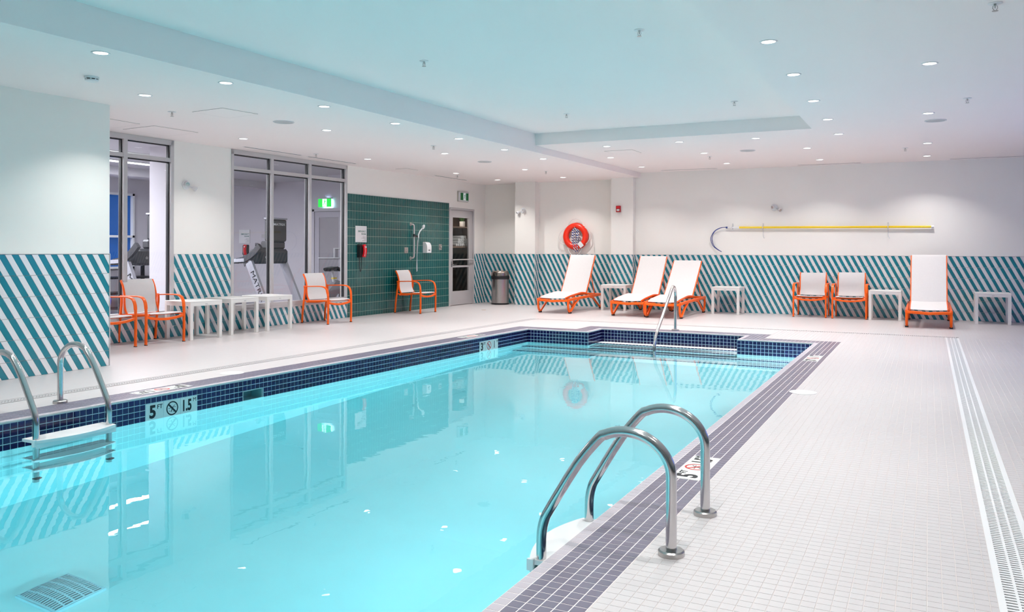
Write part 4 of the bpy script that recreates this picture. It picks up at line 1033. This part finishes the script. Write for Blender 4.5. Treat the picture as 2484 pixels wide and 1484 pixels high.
q = MB(); q.box(0, 0, 0, 0, 0, 0) 

# ---- life ring, throw rope
t = thing('life_ring', 'red life ring with white grab rope on the wall', 'life ring', (-7.262, 17.66, 1.612))
q = MB(); R_, r_ = .243, .070
q.sweep([(R_*math.cos(2*PI*i/48), 0, R_*math.sin(2*PI*i/48)) for i in range(48)], [(r_*.9*math.cos(2*PI*i/16), r_*math.sin(2*PI*i/16)) for i in range(16)], (0, 1, 0), closed=True); q.build('ring', M['ring_red'], t, True)
for a0_, a1_, bul in ((50, 125, .10), (-35, 42, .05), (232, 300, .13), (140, 215, .11)):
    q = MB(); pts = []
    for i in range(17):
        f = i/16; a = math.radians(a0_+(a1_-a0_)*f); rr = R_+r_*.95+bul*math.sin(PI*f); dz = -.05*math.sin(PI*f) if a0_ > 130 and a0_ < 200 else 0
        pts.append((rr*math.cos(a), -.02, rr*math.sin(a)+dz))
    q.tube(pts, .0085, 6); q.build('grab_rope', M['rope_white'], t, True)
a = math.radians(-52); q = MB(); 
q.poly(rrect(.10, .13, .008), lambda a_, b_, c_: (.24*math.cos(a)+a_*math.cos(a-PI/2)*-1+b_*math.cos(a), -.062-c_-.0*b_, .24*math.sin(a)-a_*math.sin(a-PI/2)+b_*math.sin(a)), 0, .012, .002); q.build('label_patch', M['white'], t)
t = thing('throw_rope', 'coiled blue and white throw rope hanging inside the life ring', 'rope', (-7.25, 17.67, 1.612))
for k in range(11):
    x = -.085+k*.0175; d = -.045-.035*(k % 3)*.5; zb = -.36+.03*((k*7) % 4)
    q = MB(); q.tube([(x*.5, d, .17), (x*.9, d-.01, .12), (x*1.1+.01*math.sin(k), d, .0), (x+.015*math.sin(k*2), d+.005, -.15), (x*.8+.01, d+.01, zb+.04), (x*.8+.02, d+.02, zb)], .0095, 8); q.build('strand', M['rope'], t, True)
q = MB(); q.tube([(-.07, -.06, .135), (-.03, -.095, .175), (.03, -.095, .17), (.08, -.06, .12)], .014, 8); q.build('wrap', M['rope'], t, True)
q = MB(); q.tube([(0, .06, .20), (0, -.09, .19), (0, -.11, .22)], .008, 8); q.build('hook', M['steel'], t, True)
# white cords hanging behind the ring
q = MB(); q.tube([(-.30, .035, .05), (-.42, .05, -.12), (-.44, .055, -.28), (-.38, .06, -.36), (-.28, .06, -.34)], .004, 6); q.tube([(.28, .04, .12), (.38, .05, .08), (.43, .055, -.15), (.44, .06, -.38)], .004, 6); o = q.build('hanging_cord', M['rope_white']); o.location = (-7.262, 17.66, 1.612); tag(o, 'thin white cord looping out behind the life ring', 'cord')

# ---- rescue hook pole
t = thing('rescue_pole', 'yellow reaching pole with blue shepherd hook on the back wall', 'pole', (0, BW-.055, 1.765))
q = MB(); q.tube([(-3.515, 0, .012), (-1.8, 0, .003), (.06, 0, -.008)], .021, 14); q.build('pole', M['yellow'], t, True)
q = MB(); q.tube([(-3.78, 0, .012), (-3.50, 0, .012)], .0165, 12); q.build('ferrule', M['white'], t, True)
q = MB(); q.tube([(.055, 0, -.008), (.10, 0, -.009)], .025, 14); q.build('end_cap', M['white'], t, True)
for dz in (0, .022):
    q = MB(); q.tube(smooth_path([(-3.77, -.0, .018+dz*.2), (-3.90, 0, .010-dz*.2), (-4.02, 0, -.05-dz*.5), (-4.095+dz, 0, -.16), (-4.105+dz*1.2, 0, -.26), (-4.06+dz*.9, 0, -.37), (-3.98+dz*.6, 0, -.44), (-3.88, 0, -.495)]), .0065, 8); q.build('hook', M['blue'], t, True)
q = MB(); q.tube([(-3.79, 0, .014), (-3.755, 0, .014)], .020, 10); q.build('collar', M['blue'], t, True)
for x, z, lab in ((-3.66, 1.777, 'beside the blue hook'), (-3.04, 1.775, 'under the emergency spotlight'), (-.69, 1.765, 'near the capped end of the pole')):
    t = thing('pole_bracket', 'clear plastic pole bracket ' + lab, 'bracket', (x, BW, z))
    q = MB(); q.box(-.012, .012, -.006, 0, -.03, .085); q.build('mount', M['white2'], t)
    q = MB(); q.tube([(0, -.004, .07), (0, -.04, .045), (0, -.085, .02), (0, -.088, -.02), (0, -.06, -.04), (0, -.02, -.035)], .006, 6); q.build('cradle', M['white2'], t, True)
    if x > -3.5:
        q = MB(); q.tube([(0, -.006, -.03), (.0, -.008, -.15), (.012, -.03, -.20), (.03, -.06, -.225)], .006, 6); q.build('lower_hook', M['white2'], t, True)

# ================================================================== DECK: drains, lids, markers
def trench(label, p0, p1, wdt, ncols):
    a, b_ = Vector((*p0, 0)), Vector((*p1, 0)); L = (b_-a).length; an = math.atan2((b_-a).y, (b_-a).x)
    t = thing('trench_drain', label, 'drain', (a.x, a.y, 0), an)
    MB().box(0, L, -wdt/2, wdt/2, -.06, -.045).build('channel', M['slot'], t)
    fr = MB(); fw_ = .026
    fr.box(0, L, -wdt/2, -wdt/2+fw_, -.045, .001); fr.box(0, L, wdt/2-fw_, wdt/2, -.045, .001)
    inner = wdt-2*fw_
    for k in range(1, ncols): y = -inner/2+inner*k/ncols; fr.box(0, L, y-.005, y+.005, -.03, .0008)
    fr.build('frame', M['white'] if ncols > 2 else M['deck_tile'], t)
    bars = MB(); n = int(L/.027)
    for k in range(n): x = k*.027; bars.box(x, x+.0145, -wdt/2+fw_, wdt/2-fw_, -.004, 0)
    tag(bars.build('grating', M['white'] if ncols > 2 else M['deck_tile'], t), kind='stuff')
trench('white slotted trench drain running down the open right deck', ((DX0+DX1)/2, Y0), ((DX0+DX1)/2, 13.98), DX1-DX0, 3)
trench('narrow slotted trench drain crossing the far deck', (-6.55, (DY0+DY1)/2), (DX1, (DY0+DY1)/2), DY1-DY0, 1)
trench('narrow slotted trench drain along the left deck by the gym', (warp(-6.70, -1.5), -1.5), (warp(-6.70, 14.13), 14.13), .12, 2)
for (x, y, lab) in ((-1.02, 7.95, 'round white skimmer lid on the right deck beside the coping'), (-6.50, 6.385, 'round white skimmer lid on the left deck behind the skimmer opening')):
    t = thing('deck_skimmer', lab, 'skimmer', (x, y, 0), 0)
    MB().lathe([(0, .0005), (.12, .0005), (.12, .004), (.112, .006), (0, .006)], k=40).build('lid', M['white'], t, True)
    for a in (.03, -.06): MB().box(a-.01, a+.01, -.006, .006, .006, .0068).build('finger_hole', M['alu'], t)
# small brass deck drain near the closet
t = thing('floor_drain', 'small brass floor drain on the deck before the closet door', 'drain', (-8.55, 15.6, 0)); MB().lathe([(0, .0005), (.05, .0005), (.05, .003), (0, .004)], k=20).build('cover', mat('brass', (.55, .38, .2), .35, metal=.8), t, True)

def marker(label, org, right, up, n, a_txt, unit1, b_txt, unit2, w_, h_, ring_m, tz=.003):
    """three white tiles: feet, no-diving symbol, metres"""
    r = Vector(right).normalized(); u = Vector(up).normalized(); nn = r.cross(u)
    t = thing('depth_marker', label, 'depth marker', org)
    fn = lambda a, b, c_: tuple(r*a+u*b+nn*c_)
    W3 = w_/3
    for k in range(3):
        o = MB().poly([(k*W3-w_/2+.0015, -h_/2), ((k+1)*W3-w_/2-.0015, -h_/2), ((k+1)*W3-w_/2-.0015, h_/2), (k*W3-w_/2+.0015, h_/2)], fn, -tz, tz, .0005).build('tile', M['marker'], t)
    o = nn*(tz+.0008)
    put(text_mesh(a_txt, h_*1.02, M['ink'], .035, 'CENTER', .92), 'lettering', t, o, r, u, -W3*1.12, -h_*.03)
    put(text_mesh(unit1, h_*.36, M['ink'], .012, 'CENTER'), 'lettering', t, o, r, u, -W3*.72, h_*.24)
    put(text_mesh(b_txt, h_*.92, M['ink'], .035, 'CENTER', .66), 'lettering', t, o, r, u, W3*.86, -h_*.02)
    put(text_mesh(unit2, h_*.34, M['ink'], .0, 'CENTER'), 'lettering', t, o, r, u, W3*1.34, h_*.27)
    R0 = h_*.42
    q = MB(); ns_ = 32; V = []; Fc = []
    for i in range(ns_):
        a = 2*PI*i/ns_; V += [fn(R0*math.cos(a), R0*math.sin(a), tz+.0008), fn(R0*.82*math.cos(a), R0*.82*math.sin(a), tz+.0008)]
    for i in range(ns_): j = (i+1) % ns_; Fc.append((2*i, 2*j, 2*j+1, 2*i+1))
    q.add(V, Fc)
    s_ = R0*.09; ca = R0*.9*.7071
    q.add([fn(-ca-s_, ca-s_, tz+.0009), fn(ca-s_, -ca-s_, tz+.0009), fn(ca+s_, -ca+s_, tz+.0009), fn(-ca+s_, ca+s_, tz+.0009)], [(0,1,2,3)])
    q.build('prohibition_ring', M[ring_m], t)
    q = MB()
    def ln(p, q_, w2):
        d = Vector((q_[0]-p[0], q_[1]-p[1])).normalized(); e_ = (-d[1]*w2, d[0]*w2)
        q.add([fn((p[0]-e_[0])*R0, (p[1]-e_[1])*R0, tz+.0007), fn((q_[0]-e_[0])*R0, (q_[1]-e_[1])*R0, tz+.0007), fn((q_[0]+e_[0])*R0, (q_[1]+e_[1])*R0, tz+.0007), fn((p[0]+e_[0])*R0, (p[1]+e_[1])*R0, tz+.0007)], [(0,1,2,3)])
    ln((-.15, -.5), (.0, .1), .06); ln((0, .1), (.5, .45), .035); ln((0, .05), (-.65, .05), .03); ln((.02, .1), (.6, .15), .03); ln((-.55, -.35), (-.2, -.4), .03); ln((.1, -.5), (.5, -.5), .03)
    q.build('diver', M['ink'], t)
yA = YF+JM1*c; yB = YF+JM2*c; hh = RZ[1]-RZ[4]
for (y0, lab, txt) in ((yA, 'white 5 FT 1.5 M depth marker set in the waterline tiles', ('5', 'FT', '1.5', 'M', 'ink')), (yB, 'white 3 FT 1 M depth marker at the waterline beyond the skimmer', ('3', 'FT', '1', 'M', 'ink_red'))):
    ym = y0+5*c; marker(lab, (warp(xl, ym)+.004, ym, (RZ[1]+RZ[4])/2), (.036, 1, 0), (0, 0, 1), None, *txt[:4], 10*c-.004, hh-.004, txt[4])
def cmark(j0, i0, lab, txt, side):
    x = XR-(i0+1.5)*c; y = YF+(j0+5)*c
    if side > 0: marker(lab, (x, y, -.0005), (0, 1, 0), (-1, 0, 0), None, *txt, 10*c-.004, 3*c-.004, 'ink_red', .002)
    else: marker(lab, (warp(x, y), y, -.0005), (-.036, -1, 0), (1, -.036, 0), None, *txt, 10*c-.004, 3*c-.004, 'ink_red', .002)
cmark(jof(4.62), -5, 'white 5 FT 1.5 M depth marker in the coping behind the near ladder rails', ('5', 'FT', '1.5', 'M'), 1)
cmark(jof(10.27), -5, 'white 3 FT 1 M depth marker in the far right coping', ('3', 'FT', '1', 'M'), 1)
cmark(jof(5.05), 82, 'white 5 FT 1.5 M depth marker flat in the left coping', ('5', 'FT', '1.5', 'M'), -1)
cmark(jof(10.5), 82, 'white 3 FT 1 M depth marker flat in the far left coping', ('3', 'FT', '1', 'M'), -1)

# ================================================================== LADDERS AND RAIL
def arc(c0, r, a0_, a1_, n=12):
    return [(c0[0]+r*math.cos(math.radians(a0_+(a1_-a0_)*i/n)), c0[1]+r*math.sin(math.radians(a0_+(a1_-a0_)*i/n))) for i in range(n+1)]
def ladder(label, x0, ya, yb, s):
    """s=+1: pool lies towards -x; s=-1: pool lies towards +x. x0 = deck post"""
    t = thing('pool_ladder', label, 'ladder', (x0, (ya+yb)/2, 0))
    prof = [(0, 0), (0, .35)]+arc((-.215, .335), .195, 0, 128, 16)
    prof = [(0, 0.0), (0, .33)]+[(-.2+.2*math.cos(a), .33+.175*math.sin(a)) for a in [PI*i/18 for i in range(1, 14)]]+[(-.43, .34), (-.565, .12), (-.595, .06), (-.608, .0), (-.61, -.06), (-.61, -1.05)]
    for y in (ya, yb):
        yy = y-(ya+yb)/2
        q = MB(); q.tube([(s*prof[0][0], yy, prof[0][1])]+smooth_path([(s*x, yy, z) for x, z in prof[1:-1]], 3)+[(s*prof[-1][0], yy, prof[-1][1])], .0235, 16, side=(0, 1, 0)); q.build('rail', M['steel'], t, True)
        MB().lathe([(.026, 0), (.056, 0), (.056, .018), (.050, .024), (.026, .024)], k=28, cx=0, cy=yy).build('flange', M['brushed'], t, True)
        MB().lathe([(0, 0), (.03, 0), (.03, .03), (0, .03)], k=16, axis='x', cx=s*(-.61)+(0 if s > 0 else 0), cy=yy, cz=-.95).build('bumper', M['rubber'], t, True)
    h = (yb-ya)/2
    for k, z in enumerate((-.12, -.42, -.70)):
        q = MB(); n = 14
        V = []
        for zz in (z, z-.022):
            for i in range(n+1):
                y = -h-.03+(2*h+.06)*i/n; f = 1-(2*i/n-1)**2; V.append((s*(-.655-.075*f), y, zz))
            for i in range(n, -1, -1): y = -h-.03+(2*h+.06)*i/n; V.append((s*(-.49), y, zz))
        m_ = 2*(n+1); q.add(V, [tuple(range(m_)), tuple(range(2*m_-1, m_-1, -1))]+[(i, m_+i, m_+(i+1) % m_, (i+1) % m_) for i in range(m_)])
        q.box(min(s*(-.655), s*(-.64)), max(s*(-.655), s*(-.64)), -h-.03, h+.03, z-.06, z-.02); q.box(min(s*(-.662), s*(-.63)), max(s*(-.662), s*(-.63)), -h-.048, -h-.03, z-.045, z+.006)
        q.build('step', M['white'], t)
ladder('near stainless pool ladder with tall arched rails on the right deck', -.975, 3.45, 4.05, 1)
ladder('stainless pool ladder on the left side below the striped wall', -6.525, 3.88, 4.49, -1)
t = thing('handrail', 'single stainless handrail arching over the far pool steps', 'handrail', (-3.66, 13.155, 0))
q = MB(); q.tube([(0, 0, 0), (0, 0, .54)]+smooth_path([(0, 0, .56), (0, -.015, .63), (0, -.06, .69), (0, -.13, .715), (0, -.20, .69), (0, -.26, .64)], 3)+smooth_path([(0, -1.0, .075), (0, -1.06, .02), (0, -1.11, -.05), (0, -1.14, -.13), (0, -1.15, -.22)], 3)+[(0, -1.15, -.9)], .0235, 16, side=(1, 0, 0)); q.build('rail', M['steel'], t, True)
MB().lathe([(.026, 0), (.06, 0), (.06, .012), (.05, .018), (.026, .018)], k=28).build('flange', M['brushed'], t, True)

# ================================================================== FURNITURE
def sheet(prof, x0, x1, th=.006, sag=0.0, nx=8):
    """fabric stretched between two side profiles (y,z)"""
    q = MB(); P = smooth_path([(0, a, b) for a, b in prof], 4); n = len(P); V = []
    for s_ in (0, 1):
        for i, p in enumerate(P):
            t_ = (P[min(n-1, i+1)]-P[max(0, i-1)]).normalized(); nn = Vector((0, -t_.z, t_.y))
            for k in range(nx+1):
                f = k/nx; sg = sag*math.sin(PI*f); q_ = p-nn*(th*s_+sg); V.append((x0+(x1-x0)*f, q_.y, q_.z))
    m_ = nx+1; F = []
    for i in range(n-1):
        for k in range(nx):
            a = i*m_+k; F.append((a, a+1, a+m_+1, a+m_)); b_ = n*m_+a; F.append((b_, b_+m_, b_+m_+1, b_+1))
    for i in range(n-1):
        for k in (0, nx): a = i*m_+k; F.append((a, a+m_, n*m_+a+m_, n*m_+a) if k == 0 else (a, n*m_+a, n*m_+a+m_, a+m_))
    for i in (0, n-1):
        for k in range(nx): a = i*m_+k; F.append((a, n*m_+a, n*m_+a+1, a+1))
    return q.add(V, F)
def armchair(label, loc, rz):
    """faces -y"""
    t = thing('armchair', label, 'chair', loc, rz, 'orange framed armchairs along the walls')
    hw = .298
    for s_ in (-1, 1):
        x = s_*hw
        q = MB(); q.bar([(x, -.31, .008), (x, -.315, .2), (x, -.315, .42), (x, -.31, .50)], .030, .034, (1, 0, 0)); lg = q.build('leg', M['orange'], t)
        MB().box(x-.015, x+.015, -.327, -.293, 0, .012).build('foot_cap', M['rubber'], lg)
        q = MB(); q.bar(smooth_path([(x, -.311, .49), (x, -.30, .56), (x, -.265, .62), (x, -.20, .648), (x, -.10, .655), (x, .10, .650), (x, .235, .645)]), .046, .018, (1, 0, 0)); q.build('armrest', M['orange'], t)
        x2 = s_*(hw-.01)
        q = MB(); q.bar(smooth_path([(x2, .30, .008), (x2, .285, .2), (x2, .255, .42), (x2, .235, .56), (x2, .24, .66)], 3), .026, .034, (1, 0, 0)); lg = q.build('leg', M['orange'], t)
        MB().box(x2-.014, x2+.014, .283, .315, 0, .012).build('foot_cap', M['rubber'], lg)
        x3 = s_*.245
        q = MB(); q.bar(smooth_path([(x3, .165, .385), (x3, .215, .46), (x3, .235, .56), (x3, .235, .66), (x3, .265, .77), (x3, .315, .86)], 4), .022, .028, (1, 0, 0)); q.build('back_upright', M['orange'], t)
        q = MB(); q.bar([(x3, -.31, .405), (x3, -.1, .40), (x3, .20, .385)], .024, .028, (1, 0, 0)); q.build('seat_rail', M['orange'], t)
        q = MB(); q.bar([(s_*.235, .20, .39), (s_*.29, .265, .39)], .02, .028, (0, 0, 1)); q.build('bracket', M['orange'], t)
        q = MB(); q.bar([(s_*.245, -.295, .40), (s_*.295, -.31, .395)], .02, .028, (0, 0, 1)); q.build('bracket', M['orange'], t)
    q = MB(); q.bar(smooth_path([(-.29, -.312, .375), (-.15, -.318, .348), (0, -.32, .338), (.15, -.318, .348), (.29, -.312, .375)], 4), .022, .036, (0, 1, 0)); q.build('front_rail', M['orange'], t)
    q = MB(); q.bar(smooth_path([(-.28, .20, .375), (0, .20, .36), (.28, .20, .375)], 4), .022, .030, (0, 1, 0)); q.build('rear_rail', M['orange'], t)
    for y in (-.12, .05):
        q = MB(); q.bar([(-.245, y, .388), (.245, y, .388)], .02, .014, (0, 1, 0)); q.build('cross_bar', M['orange'], t)
    sheet([(-.325, .412), (-.30, .424), (-.1, .420), (.10, .405), (.19, .40)], -.24, .24, .006, .012).build('seat', M['sling'], t, True)
    sheet([(.175, .415), (.215, .50), (.228, .58), (.232, .68), (.262, .79), (.312, .868), (.322, .862)], -.238, .238, .006, .0).build('backrest', M['sling'], t, True)
    return t
G = 'orange framed armchairs along the walls'
ch = armchair('orange framed armchair with white sling under the yellow pole, first of two', (-2.055, 17.24, 0), 0)
dup(ch, (-1.335, 17.19, 0), 0, 'orange framed armchair with white sling touching the small end table', G)
dup(ch, (-9.68, 7.21, 0), PI/2-.03, 'orange framed armchair half hidden behind the jutting striped wall', G)
dup(ch, (-9.655, 7.985, 0), PI/2-.07, 'orange framed armchair with white sling beside the row of white tables', G)
dup(ch, (-9.53, 11.58, 0), PI/2-.05, 'orange framed armchair before the wide gym window and green tiles', G)
dup(ch, (-9.46, 14.31, 0), PI/2+.03, 'orange framed armchair against the green tiled shower wall', G)

def table(label, loc, rz, w_=.56, d=.56):
    t = thing('side_table', label, 'table', loc, rz, 'white side tables between the seats')
    hw, hd, H_ = w_/2, d/2, .553
    MB().bbox(-hw, hw, -hd, hd, H_-.022, H_, .004).build('tabletop', M['white_table'], t)
    q = MB(); q.box(-hw+.008, hw-.008, -hd+.002, -hd+.02, H_-.07, H_-.02); q.box(-hw+.008, hw-.008, hd-.02, hd-.002, H_-.07, H_-.02); q.box(-hw+.002, -hw+.02, -hd+.008, hd-.008, H_-.07, H_-.02); q.box(hw-.02, hw-.002, -hd+.008, hd-.008, H_-.07, H_-.02); q.build('apron', M['white_table'], t)
    MB().box(-.02, .02, -hd-.001, -hd+.003, H_-.052, H_-.04).build('badge', M['alu'], t)
    for sx in (-1, 1):
        for sy in (-1, 1):
            x, y = sx*(hw-.026), sy*(hd-.026); MB().bbox(x-.026, x+.026, y-.026, y+.026, 0, H_-.02, .003).build('leg', M['white_table'], t)
    return t
GT_ = 'white side tables between the seats'
tb = table('low white side table right of the two middle loungers', (-3.672, 17.17, 0), 0)
dup(tb, (-.715, 17.14, 0), 0, 'low white side table between an armchair and the facing lounger', GT_)
dup(tb, (1.035, 17.17, 0), 0, 'low white side table standing alone at the far right', GT_)
dup(tb, (-6.02, 17.03, 0), 0, 'low white side table between the first two loungers', GT_)
dup(tb, (-9.585, 8.67, 0), PI/2-.06, 'nearest of the three white side tables by the gym windows', GT_)
dup(tb, (-9.63, 9.46, 0), PI/2-.03, 'middle of the three white side tables by the gym windows', GT_)
dup(tb, (-9.60, 10.19, 0), PI/2-.03, 'farthest of the three white side tables, before the wide window', GT_)

def lounger(label, loc, rz, ty=.635, tz=1.205):
    """foot end at -y; origin under the middle; frame y from -1.0 to +0.98"""
    t = thing('sun_lounger', label, 'lounger', loc, rz, 'orange framed sun loungers along the back wall')
    for s_ in (-1, 1):
        x = s_*.335
        q = MB(); q.bar(smooth_path([(x, -1.02, .275), (x, -.6, .290), (x, .0, .300), (x, .6, .305), (x, .95, .315)], 3), .045, .055, (1, 0, 0)); q.build('side_rail', M['orange'], t)
        for (pts, fy) in (([(x, -1.0, .265), (x, -1.005, .16), (x, -.97, .07), (x, -.90, .028), (x, -.84, .06), (x, -.60, .20), (x, -.42, .272)], -.905),
                          ([(x, .93, .295), (x, .94, .18), (x, .90, .08), (x, .84, .032), (x, .77, .06), (x, .52, .19), (x, .38, .262), (x, .26, .275)], .845)):
            q = MB(); q.bar(smooth_path(pts, 4), .040, .040, (1, 0, 0)); lg = q.build('leg', M['orange'], t)
            MB().bbox(x-.026, x+.026, fy-.035, fy+.035, 0, .03, .006).build('foot_cap', M['rubber'], lg)
        x2 = s_*.285
        q = MB(); q.bar(smooth_path([(x2, -1.03, .315), (x2, -.8, .345), (x2, -.4, .378), (x2, -.15, .392), (x2, .12, .372)], 4), .022, .030, (1, 0, 0)); q.build('seat_rail', M['orange'], t)
        q = MB(); q.bar(smooth_path([(x2+s_*.008, .10, .375), (x2+s_*.008, .10+(ty-.10)*.37, .375+(tz-.375)*.343), (x2+s_*.008, .10+(ty-.1)*.75, .375+(tz-.375)*.729), (x2+s_*.008, ty, tz)], 3), .018, .030, (1, 0, 0)); q.build('back_rail', M['orange'], t)
        q = MB(); q.bar([(x2, .10+(ty-.1)*.55, .375+(tz-.375)*.53), (x2, .10+(ty-.1)*.97, .33)], .014, .022, (1, 0, 0)); q.build('prop', M['orange'], t)
    q = MB(); q.bar(smooth_path([(-.335, -1.02, .268), (-.1, -1.03, .258), (0, -1.03, .250), (.1, -1.03, .258), (.335, -1.02, .268)], 4), .045, .05, (0, 1, 0)); q.build('front_rail', M['orange'], t)
    q = MB(); q.bar([(-.335, .95, .31), (.335, .95, .31)], .045, .045, (0, 1, 0)); q.build('rear_rail', M['orange'], t)
    for y, z in ((-.62, .335), (-.1, .35), (.10, .36)):
        q = MB(); q.bar(smooth_path([(-.30, y, z), (0, y, z-.03), (.30, y, z)], 4), .022, .018, (0, 1, 0)); q.build('cross_bar', M['orange'], t)
    for s_ in (-1, 1):
        q = MB(); q.bar([(s_*.30, -.85, .30), (-s_*.05, -.55, .325)], .02, .016, (0, 0, 1)); q.build('cross_bar', M['orange'], t)
    q = MB(); q.bar([(-.29, ty, tz), (.29, ty, tz)], .02, .028, (0, 1, 0)); q.build('top_rail', M['orange'], t)
    sheet([(-1.045, .318), (-1.0, .332), (-.8, .362), (-.4, .396), (-.15, .408), (.08, .392)], -.275, .275, .006, .010).build('seat_sling', M['sling'], t, True)
    sheet([(.085, .385), (.085+(ty-.11)*.37, .385+(tz-.385)*.347), (.085+(ty-.11)*.75, .385+(tz-.385)*.737), (ty-.025, tz), (ty+.005, tz+.017), (ty+.02, tz+.005)], -.283, .283, .006, .0).build('back_sling', M['sling'], t, True)
    return t
GL = 'orange framed sun loungers along the back wall'
lounger('orange framed white sun lounger below the life ring', (-6.87, 16.50, 0), 0, .625, 1.17)
lounger('orange framed white sun lounger in the middle, behind its overlapping neighbour', (-5.25, 16.45, 0), 0, .70, 1.15)
lounger('orange framed white sun lounger in the middle, behind the handrail', (-4.515, 16.33, 0), 0, .84, 1.065)
lounger('orange framed white sun lounger facing the camera at the far right', (.015, 16.50, 0), 0)

t = thing('trash_can', 'round stainless trash can with black collar by the closet door', 'trash can', (-9.10, 17.42, 0))
MB().lathe([(0, 0), (.205, 0), (.212, .01), (.212, .035), (.205, .04), (0, .04)], k=40).build('base', M['black'], t, True)
MB().lathe([(0, .04), (.207, .04), (.207, .64), (0, .64)], k=40).build('body', M['brushed'], t, True)
MB().lathe([(0, .60), (.214, .60), (.222, .625), (.222, .665), (.214, .685), (0, .685)], k=40).build('collar', M['black'], t, True)
MB().lathe([(0, .68), (.212, .685), (.214, .74), (.205, .775), (.18, .795), (.14, .80), (.135, .79), (0, .78)], k=40).build('lid', M['bin_lid'], t, True)
